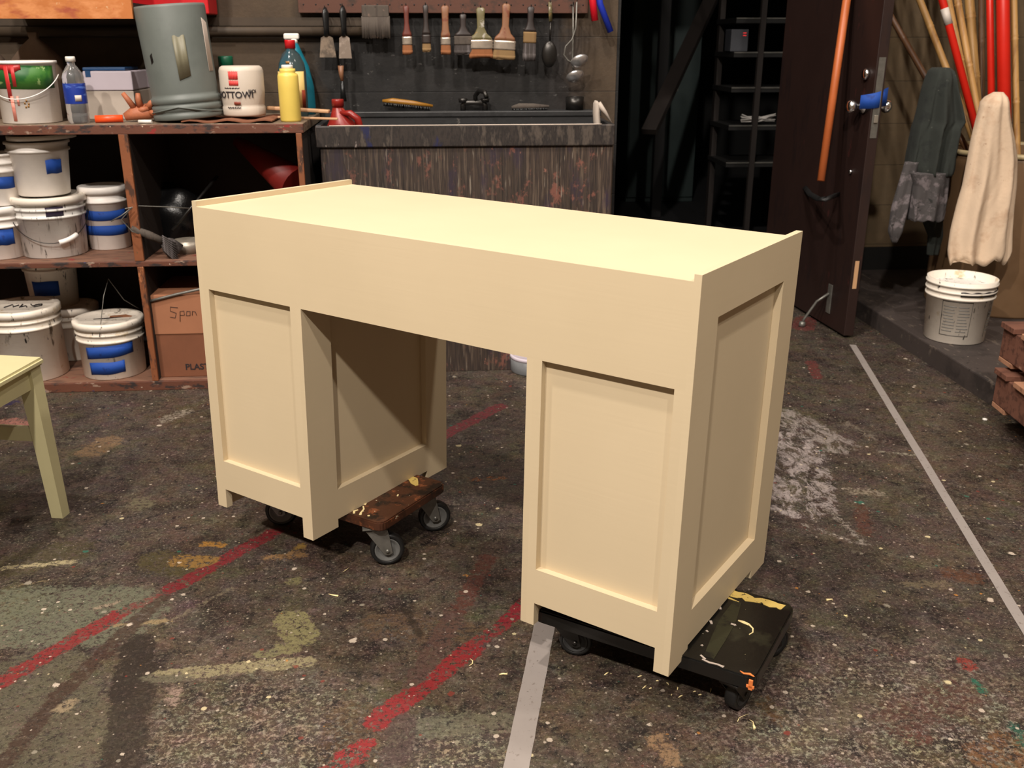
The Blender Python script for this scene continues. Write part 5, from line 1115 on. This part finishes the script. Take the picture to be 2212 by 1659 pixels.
# ------------------------------------------------------------------ drum with poles and cloths
KZ = 0.0805
C = spot(2141, 4.12, KZ); Rb = 0.285; hd = 0.83
yfront = C.y - Rb
zt_d = hgt(Vector((C.x, yfront, 0)), 340) - KZ
dr = thing('storage_drum', 'large tan drum on the ledge full of bamboo and red poles', 'drum', C)
m = MB(); m.lathe([(0, 0), (Rb, 0), (Rb + .004, .01), (Rb + .012, zt_d - .03), (Rb + .012, zt_d), (Rb + .004, zt_d), (Rb - .006, 0.01), (0, 0.01)], seg=64); m.build('drum_body', 'drum', dr)
m = MB(); m.lathe([(Rb + .006, zt_d - .012), (Rb + .020, zt_d - .010), (Rb + .022, zt_d + .004), (Rb + .012, zt_d + .010), (Rb + .002, zt_d + .004), (Rb + .006, zt_d - .012)], seg=64); m.build('drum_rim', 'drum_rim', dr)
zrim = KZ + zt_d
def pole(label, name, cat, a, b, y, r_px, mat, grp, nodes=(), band=None, y_top=None):
    """pole seen from (a) at the frame top to (b) near the drum; continues into the drum and above the frame"""
    B_ = at(*b, y=y); A_ = at(*a, y=y_top or y + .12); d = (A_ - B_)
    k = (zrim - 0.22 - B_.z) / d.z; low = B_ + d * k
    cv = low - Vector((C.x, C.y, 0)); cv.z = 0
    if cv.length > Rb - .05: 
        s_ = cv.normalized() * (cv.length - (Rb - .05)); low -= Vector((s_.x, s_.y, 0))
    k2 = (2.35 - B_.z) / d.z; hi = B_ + d * k2; r_ = r_px * mpp(B_) / 2
    t = thing(name, label, cat, low, 0, grp); dv_ = hi - low; Ln = dv_.length; du = dv_.normalized()
    pts, rr_ = [], []
    if 'bamboo' in mat:
        n = int(Ln / 0.26) + 1; off = (int(a[0]) % 7) * .03
        pts.append(low); rr_.append(r_ * .95)
        for i in range(n):
            s_ = off + i * 0.26
            if s_ < .02 or s_ > Ln - .02: continue
            for dx, kx in ((-.012, 1.0), (-.004, 1.14), (.0, .96), (.006, 1.12), (.016, 1.0)): pts.append(low + du * (s_ + dx)); rr_.append(r_ * kx)
        pts.append(hi); rr_.append(r_ * .95)
    else: pts = [low, low.lerp(hi, .5), hi]; rr_ = [r_] * 3
    m = MB(); m.tube([p - low for p in pts], rr_, 16); m.build('shaft', mat, t)
    if band:
        p0, p1 = at(*band[0], y=y), at(*band[1], y=y); s0 = (p0.z - low.z) / du.z; s1 = (p1.z - low.z) / du.z
        m = MB(); m.tube([du * s0, du * s1], r_ * 1.06, 16); m.build('white_band', 'white_band', t)
GB = 'bamboo poles standing in the drum'; GR = 'red poles standing in the drum'
pole('leftmost bamboo pole, leaning left above the dark cloth', 'bamboo_pole', 'pole', (1976, 0), (2022, 125), 4.10, 15, 'bamboo', GB)
pole('second bamboo pole from the left, coming out of the dark cloth', 'bamboo_pole', 'pole', (2013, 0), (2033, 145), 4.02, 18, 'bamboo', GB)
pole('red pole with a white band, leaning left', 'red_pole', 'pole', (2030, 0), (2096, 262), 3.98, 16, 'red_pole', GR, band=((2032, 16), (2044, 52)))
pole('middle bamboo pole leaning left with two visible joints', 'bamboo_pole', 'pole', (2068, 0), (2106, 210), 4.14, 15, 'bamboo', GB)
pole('thicker bamboo pole just right of the white-banded red pole', 'bamboo_pole', 'pole', (2094, 0), (2108, 200), 4.24, 20, 'bamboo', GB)
pole('dark brown bamboo pole between the tan and the red poles', 'bamboo_pole', 'pole', (2120, 0), (2121, 200), 4.30, 13, 'dark_bamboo', GB)
pole('thinner upright red pole left of the thick red one', 'red_pole', 'pole', (2132, 0), (2133, 210), 4.04, 15, 'red_pole', GR)
pole('dark bamboo pole between the two upright red poles', 'bamboo_pole', 'pole', (2146, 0), (2146, 200), 4.28, 11, 'dark_bamboo', GB)
pole('thick upright red pole beside the white cloth', 'red_pole', 'pole', (2166, 0), (2169, 240), 4.00, 27, 'red_pole', GR)
pole('rightmost bamboo pole near the right edge', 'bamboo_pole', 'pole', (2190, 0), (2196, 280), 4.06, 14, 'bamboo', GB)
pole('brown pole leaning left, seen low between the cloths', 'bamboo_pole', 'pole', (1990, 150), (2076, 300), 4.20, 13, 'dark_bamboo', GB)

def drape(rows, y, thick, nf, amp, seed, jag=0.0, ph0=0.0):
    """hanging cloth: rows of (py, left px, right px); closed folded bundle"""
    random.seed(seed); rings = []; N_ = 120; M_ = 34; ph = random.random() * 6
    py0, py1 = rows[0][0], rows[-1][0]
    for i in range(M_ + 1):
        py = py0 + (py1 - py0) * i / M_
        for (q0, l0, r0), (q1, l1, r1) in zip(rows, rows[1:]):
            if q0 <= py <= q1: u = (py - q0) / (q1 - q0); l = l0 + (l1 - l0) * u; r = r0 + (r1 - r0) * u; break
        L3, R3 = at(l, py, y=y), at(r, py, y=y); c = (L3 + R3) / 2; w = (R3.x - L3.x) / 2; s_ = i / M_; tk = thick * min(1, w / 0.05)
        rg = []
        for k in range(N_):
            a = 2 * PI * k / N_
            f_ = 1 + amp * min(1, .15 + s_ * 1.4) * (math.sin(nf * a + ph + 1.6 * s_) + .4 * math.sin((nf * 2 - 1) * a + 2 * ph - 2.3 * s_) + .06 * math.sin(19 * a + 25 * s_ + 3 * math.sin(9 * s_)))
            x = w * math.cos(a) * (.94 + .06 * f_); yv = -tk * math.sin(a) * f_
            zj = jag * s_ ** 8 * (math.sin(5 * a + ph) + .6 * math.sin(13 * a)) if jag else 0
            rg.append(Vector((c.x + x, y - yv, c.z + zj)))
        rings.append(rg)
    return rings
yc = yfront - 0.085
rows = [(199, 2148, 2166), (204, 2136, 2172), (220, 2122, 2175), (260, 2110, 2180), (300, 2100, 2190), (345, 2092, 2196), (400, 2082, 2194), (450, 2068, 2188), (500, 2056, 2184), (545, 2050, 2182), (562, 2052, 2172)]
R = drape(rows, yc, 0.06, 6, 0.26, 21, jag=0.012)
o0 = R[0][0].copy(); m = MB(); m.loft([[p - o0 for p in r] for r in R])
tag(m.build('mop_cloth', 'white_cloth', loc=o0), 'long folded off-white cloth hanging over the front of the drum', 'cloth')
coat = thing('hanging_apron', 'dark grey paint-stained cloth hanging from the bamboo at the left of the drum', 'cloth', at(2030, 150, y=4.0)); o0 = at(2030, 150, y=4.0)
rows = [(146, 2018, 2048), (152, 2012, 2054), (190, 1998, 2062), (230, 1988, 2074), (262, 1980, 2082), (275, 1976, 2070), (320, 1968, 2062), (365, 1960, 2056), (375, 1964, 2052)]
R = drape(rows, 3.95, 0.09, 7, 0.26, 8)
m = MB(); m.loft([[p - o0 for p in r] for r in R]); m.build('cloth_body', 'coat', coat)
R = drape([(372, 1966, 2050), (400, 1972, 2046), (474, 1962, 2036)], 3.90, 0.055, 6, 0.2, 5, jag=0.004)
m = MB(); m.loft([[p - o0 for p in r] for r in R]); m.build('lit_stained_hem', 'coat_hem', coat)  # brightness of the lit hem comes from its paler cloth colour
R = drape([(350, 1955, 1985), (400, 1940, 1972), (450, 1925, 1962), (500, 1918, 1950), (524, 1926, 1938)], 3.92, 0.035, 4, 0.25, 6)
m = MB(); m.loft([[p - o0 for p in r] for r in R]); m.build('lit_stained_sleeve', 'coat_hem', coat)
R = drape([(470, 1990, 2036), (510, 2005, 2036), (550, 2002, 2026)], 4.0, 0.03, 4, 0.25, 7)
m = MB(); m.loft([[p - o0 for p in r] for r in R]); m.build('back_tail', 'coat', coat)

# white bucket on the ledge
P = spot(2059, 3.60, KZ); P = Vector((spot(2059, 3.60, KZ).x, 3.60, KZ)); h = hgt(P, 598) - KZ; kt = depth(P + Vector((0, 0, h))) / F
wbk = bucket('scuffed white bucket with a printed label standing alone on the ledge', P, 70 * kt, 60 * mpp(P), h, 'dirty_white', rims=(0.012, 0.038, 0.062), group=None, fill='stained_grey_white')
rfb = lambda z: 60 * mpp(P) + (70 * kt - 60 * mpp(P)) * z / h
m = MB(); arc_strip(m, rfb, lambda q: h - .052, lambda q: h - .034 + .002 * math.sin(30 * q), -0.5, 1.3, .004, .0015, 40); m.build('dark_ring', 'black_smear', wbk)
for cols, n_ in ((((-0.95, -0.55), (-0.50, -0.12)), 9), (((0.62, 1.15),), 7)):
    m = MB()
    for i in range(n_):
        for a0, a1 in cols: arc_strip(m, rfb, lambda q: h * (.21 + .05 * i), lambda q: h * (.21 + .05 * i) + .0028, a0 + random.uniform(0, .04), a1 - random.uniform(0, .1), .0008, .0004, 8)
    m.build('label_print', 'hub', wbk)
m = MB()
for a0, a1, z0, z1 in ((-1.0, -.08, .69, .70), (-1.0, -.08, .14, .15), (-1.0, -.985, .14, .70), (-.09, -.08, .14, .70), (.58, .59, .12, .72)): arc_strip(m, rfb, lambda q: h * z0, lambda q: h * z1, a0, a1, .0008, .0004, 8)
m.build('label_border', 'dark_steel', wbk)

# pallets at the right edge
for i, (z0, lab) in enumerate(((KZ + .001, 'reddish wooden pallet cut off at the right edge, lower of the two'), (KZ + 0.147, 'reddish wooden pallet cut off at the right edge, upper of the two'))):
    c = at(2172, 688, z=KZ + 0.29) if i else at(2174, 694, z=KZ + 0.29); c.z = z0
    t = thing('wooden_pallet', lab, 'pallet', c, -0.10 if i else -0.12, 'stacked pallets'); zz = 0.0
    for yv in (-.09, -.42, -.78): 
        m = MB(); m.box(0, .9, yv, yv + .09, 0, .016, .002); m.build('bottom_board', 'pallet_light', t)
    for xv in (0.0, .42, .86):
        m = MB(); m.box(xv, xv + .04, -.78, 0, .0165, .115, .003); m.build('stringer', 'pallet', t)
    for j in range(6):
        m = MB(); m.box(-.012, .9, -.09 - j * .138, -.002 - j * .138, .1155, .134, .002); m.build('deck_board', 'pallet_light' if j % 2 else 'pallet', t)
    if not i:
        m = MB(); m.box(-.0012, 0, -.75, -.60, .02, .10); m.build('green_mark', 'green_mark', t)

# ------------------------------------------------------------------ things on the floor behind the desk
P = spot(1150, 3.72, 0.0); h = hgt(P, 752) ; h = 0.13
P = spot(1152, 3.56, 0.0005); k = mpp(P); h = hgt(P, 768) 
t = thing('paint_can', 'grey metal can on the floor seen through the kneehole', 'can', P)
m = MB(); m.lathe([(0, 0), (48 * k, 0), (49 * k, .004), (49 * k, h), (0, h)], seg=40); m.build('can_body', 'grey_can', t)
m = MB(); m.lathe([(0, h + .004), (44 * k, h + .004), (46 * k, h + .009), (50 * k, h + .009), (50.5 * k, h), (49 * k, h - .006), (0, h)], seg=40); m.build('lid', 'paper', t)
A = at(948, 766, z=.016); pts = [at(x, y, z=.016) for x, y in ((900, 766), (960, 766), (1000, 764), (1030, 760), (1052, 754))]
t = thing('rubber_hose', 'black hose on the floor in front of the sink', 'hose', pts[0])
m = MB(); m.tube([p - pts[0] for p in pts], .0155, 12); m.build('hose', 'tyre', t)
e = pts[-1] - pts[0]; m = MB(); m.tube([e - Vector((.028, -.008, 0)), e + Vector((.02, -.006, 0))], .010, 12); m.build('fitting', 'amber_wood', t)
# scraps on the floor
def scrap(label, px, py, pts, w, th=.0018, mat='cream_drip'):
    O = at(px, py, z=0); O.z = th; m = MB(); m.tube([(x, y, 0) for x, y in pts], w, 6, flat=.5); tag(m.build('dried_paint_curl', mat, loc=O), label, 'paint scrap', 'dried cream paint curls on the floor')
scrap('cream curl of dried paint just left of the wide grey tape', 1016, 1432, [(0, .012), (.005, .004), (.004, -.006), (-.003, -.012)], [.0006, .0012, .002, .001])
scrap('small cream curl near the red line at the front', 1087, 1458, [(-.008, 0), (0, .002), (.008, 0), (.009, .006)], [.001, .002, .002, .0008])
scrap('cream curl of dried paint in front of the black dolly', 1625, 1565, [(0, -.014), (.001, -.004), (.003, .005), (-.002, .012)], [.003, .002, .001, .0006])
scrap('thin cream curl pointing under the black dolly', 1603, 1552, [(-.012, -.010), (-.006, 0), (.006, .006), (.016, .010)], [.0008, .0012, .0008, .0005])
scrap('cream curl on the floor right of the black dolly', 1792, 1297, [(-.008, 0), (.0, .001), (.007, .002), (.005, -.003)], [.003, .002, .0015, .001])
scrap('cream crumb on the floor right of the black dolly corner', 1827, 1332, [(-.003, .004), (0, 0), (.004, .003), (0, -.006)], [.0015, .002, .0015, .001])
scrap('cream splinter on the floor below the brown dolly wheel', 748, 1232, [(-.007, -.010), (0, 0), (.006, .008)], [.0008, .002, .0015])
scrap('cream curl on the dark floor left of the wide tape', 722, 1287, [(-.014, .006), (-.002, 0), (.010, -.004)], [.0006, .0016, .0026])
random.seed(8)
for px, py in ((1310, 1456), (1382, 1462), (1405, 1488), (1420, 1472), (1442, 1478), (1463, 1488), (1470, 1505), (1500, 1495), (1512, 1502), (1535, 1492), (1450, 1502), (1392, 1485)):
    O = at(px, py, z=0); O.z = .0012; a = random.uniform(0, 3); l = random.uniform(.002, .007); d_ = Vector((math.cos(a) * l, math.sin(a) * l, 0)); m = MB(); m.tube([-d_, d_ * .1 + Vector((.001, .001, 0)), d_], [.0007, .0016, .0009], 6, flat=.5)
    tag(m.build('dried_paint_curl', 'cream_drip', loc=O), 'tiny cream paint crumb in the shadow in front of the black dolly', 'paint scrap', 'tiny cream crumbs in the shadow before the black dolly')
scrap('white crumb on the floor near the kerb', 2127, 908, [(-.006, .004), (0, 0), (.006, -.005)], [.004, .006, .004], .004, 'white_cap')

# ------------------------------------------------------------------ backstage, seen dimly through the doorway
t = thing('metal_cabinet', 'tall dark teal double-door cabinet in the dim backstage', 'cabinet', (spot(1352, 7.6, 0).x, 7.6, 0)); wv = spot(1505, 7.6, 0.5).x - t.location.x
m = MB(); m.box(0, wv, .02, .5, 0.0, 2.0, .004); m.build('cabinet_body', 'dark_teal', t)
for i in range(2):
    m = MB(); m.box(wv * .5 * i + .006, wv * .5 * (i + 1) - .006, 0, .02, .04, 1.97, .003); dd_ = m.build('cabinet_door', 'dark_teal', t)
    for z in (.85, 1.0, 1.65):
        m = MB(); m.box(wv * .5 * i + (.40 * wv if not i else .03), wv * .5 * i + (.47 * wv if not i else .10), -.006, 0, z, z + .03); m.build('hinge', 'steel', dd_)
# steel shelving
X0 = spot(1600, 5.6, 1.0).x; X1 = X0 + 0.42
t = thing('steel_shelving', 'dark steel shelf rack just inside the backstage doorway', 'shelf', (X0, 5.6, 0))
zsh = [at(1640, q, y=5.6).z for q in (270, 188, 112, 38)] ; zsh = sorted(zsh); zsh = [zsh[0] - (zsh[1] - zsh[0])] + zsh
for z in zsh:
    m = MB(); m.box(-.05, .45, 0, .40, z - .03, z - .002, .002); s_ = m.build('shelf_board', 'black_paint', t)
    m = MB(); m.box(-.05, .45, -.004, 0, z - .008, z, .001); m.build('edge_trim', 'steel', s_)
for x, y in ((.10, .02), (.43, .02), (-.03, .38), (.43, .38)):
    m = MB(); m.box(x - .015, x + .015, y - .015 - .02, y + .015 - .02 if y < .1 else y + .015, 0, 2.0); m.build('post', 'dark_timber', t)
O = Vector((X0 + .24, 5.62, zsh[2])) if len(zsh) > 2 else Vector((X0, 5.6, 1)); O = at(1640, 245, y=5.62); O.z = [z for z in zsh if z <= O.z + .05][-1]
m = MB(); random.seed(14)
for i in range(9):
    a = random.uniform(-.5, .5); m.tube([Vector((-.10, random.uniform(0, .03), .012 + random.random() * .05)), Vector((0, random.uniform(-.01, .02), .03 + a * .03)), Vector((.10, random.uniform(0, .03), .012 + random.random() * .06))], .0035, 6)
tag(m.build('coil_of_cord', 'white_cord', loc=O), 'tangled pale cord on a backstage shelf', 'cord')
O = at(1596, 110, y=5.66); O.z = min(zsh, key=lambda q: abs(q - O.z)); t = thing('control_box', 'small dark box with two red lights on a backstage shelf', 'electronic box', O)
m = MB(); m.box(-.05, .05, 0, .12, .001, .12, .004); m.build('case', 'grey_box', t)
led = NM('red_indicator', .4); led.b.inputs['Emission Color'].default_value = (1, .05, .05, 1); led.b.inputs['Emission Strength'].default_value = 0.8; led.out((.3, .01, .01, 1)); M['led'] = led.m
for z in (.085, .098):
    m = MB(); m.box(.018, .036, -.002, 0, z, z + .004); m.build('indicator_light', 'led', t)
# timber cart and frame
c0 = at(1385, 330, z=.05); c0.z = 0
t = thing('timber_cart', 'low dark timber platform cart standing backstage', 'cart', (c0.x, 5.45, 0))
m = MB(); m.box(0, .70, 0, .10, .30, .40, .004); m.box(0, .1, .1, 1.1, .30, .40, .004); m.box(.60, .70, .1, 1.1, .30, .40, .004); m.box(0, .7, 1.1, 1.2, .30, .40, .004); m.build('platform_frame', 'dark_timber', t)
for x, y in ((.03, .02), (.62, .02), (.03, 1.12), (.62, 1.12)):
    m = MB(); m.box(x, x + .06, y, y + .06, .0, .30); m.build('leg', 'black_timber', t)
m = MB(); m.box(0.03, .65, .03, .07, .12, .17); m.build('cross_rail', 'black_timber', t)
a, b = at(1402, 285, y=5.7), at(1512, 50, y=6.5)
m = MB(); dq = b - a; m.box(-.045, .045, -.02, .02, 0, dq.length * 1.25, .003); o = m.build('timber_brace', 'dark_timber', loc=a - dq.normalized() * .0); o.rotation_euler = dq.to_track_quat('Z', 'Y').to_euler(); tag(o, 'dark timber board slanting up to the right backstage', 'board')
P = at(1428, 250, y=6.9); m = MB(); m.box(-.035, .035, 0, .07, -P.z, 2.3 - P.z, .003); tag(m.build('timber_post', 'black_timber', loc=P), 'upright dark post in front of the teal cabinet', 'post')
lump('heap of black cloth on the backstage floor', 'black_drape', 'cloth', spot(1540, 5.15, 0), .42, .22, .13, 'black_cloth', 31, .15)
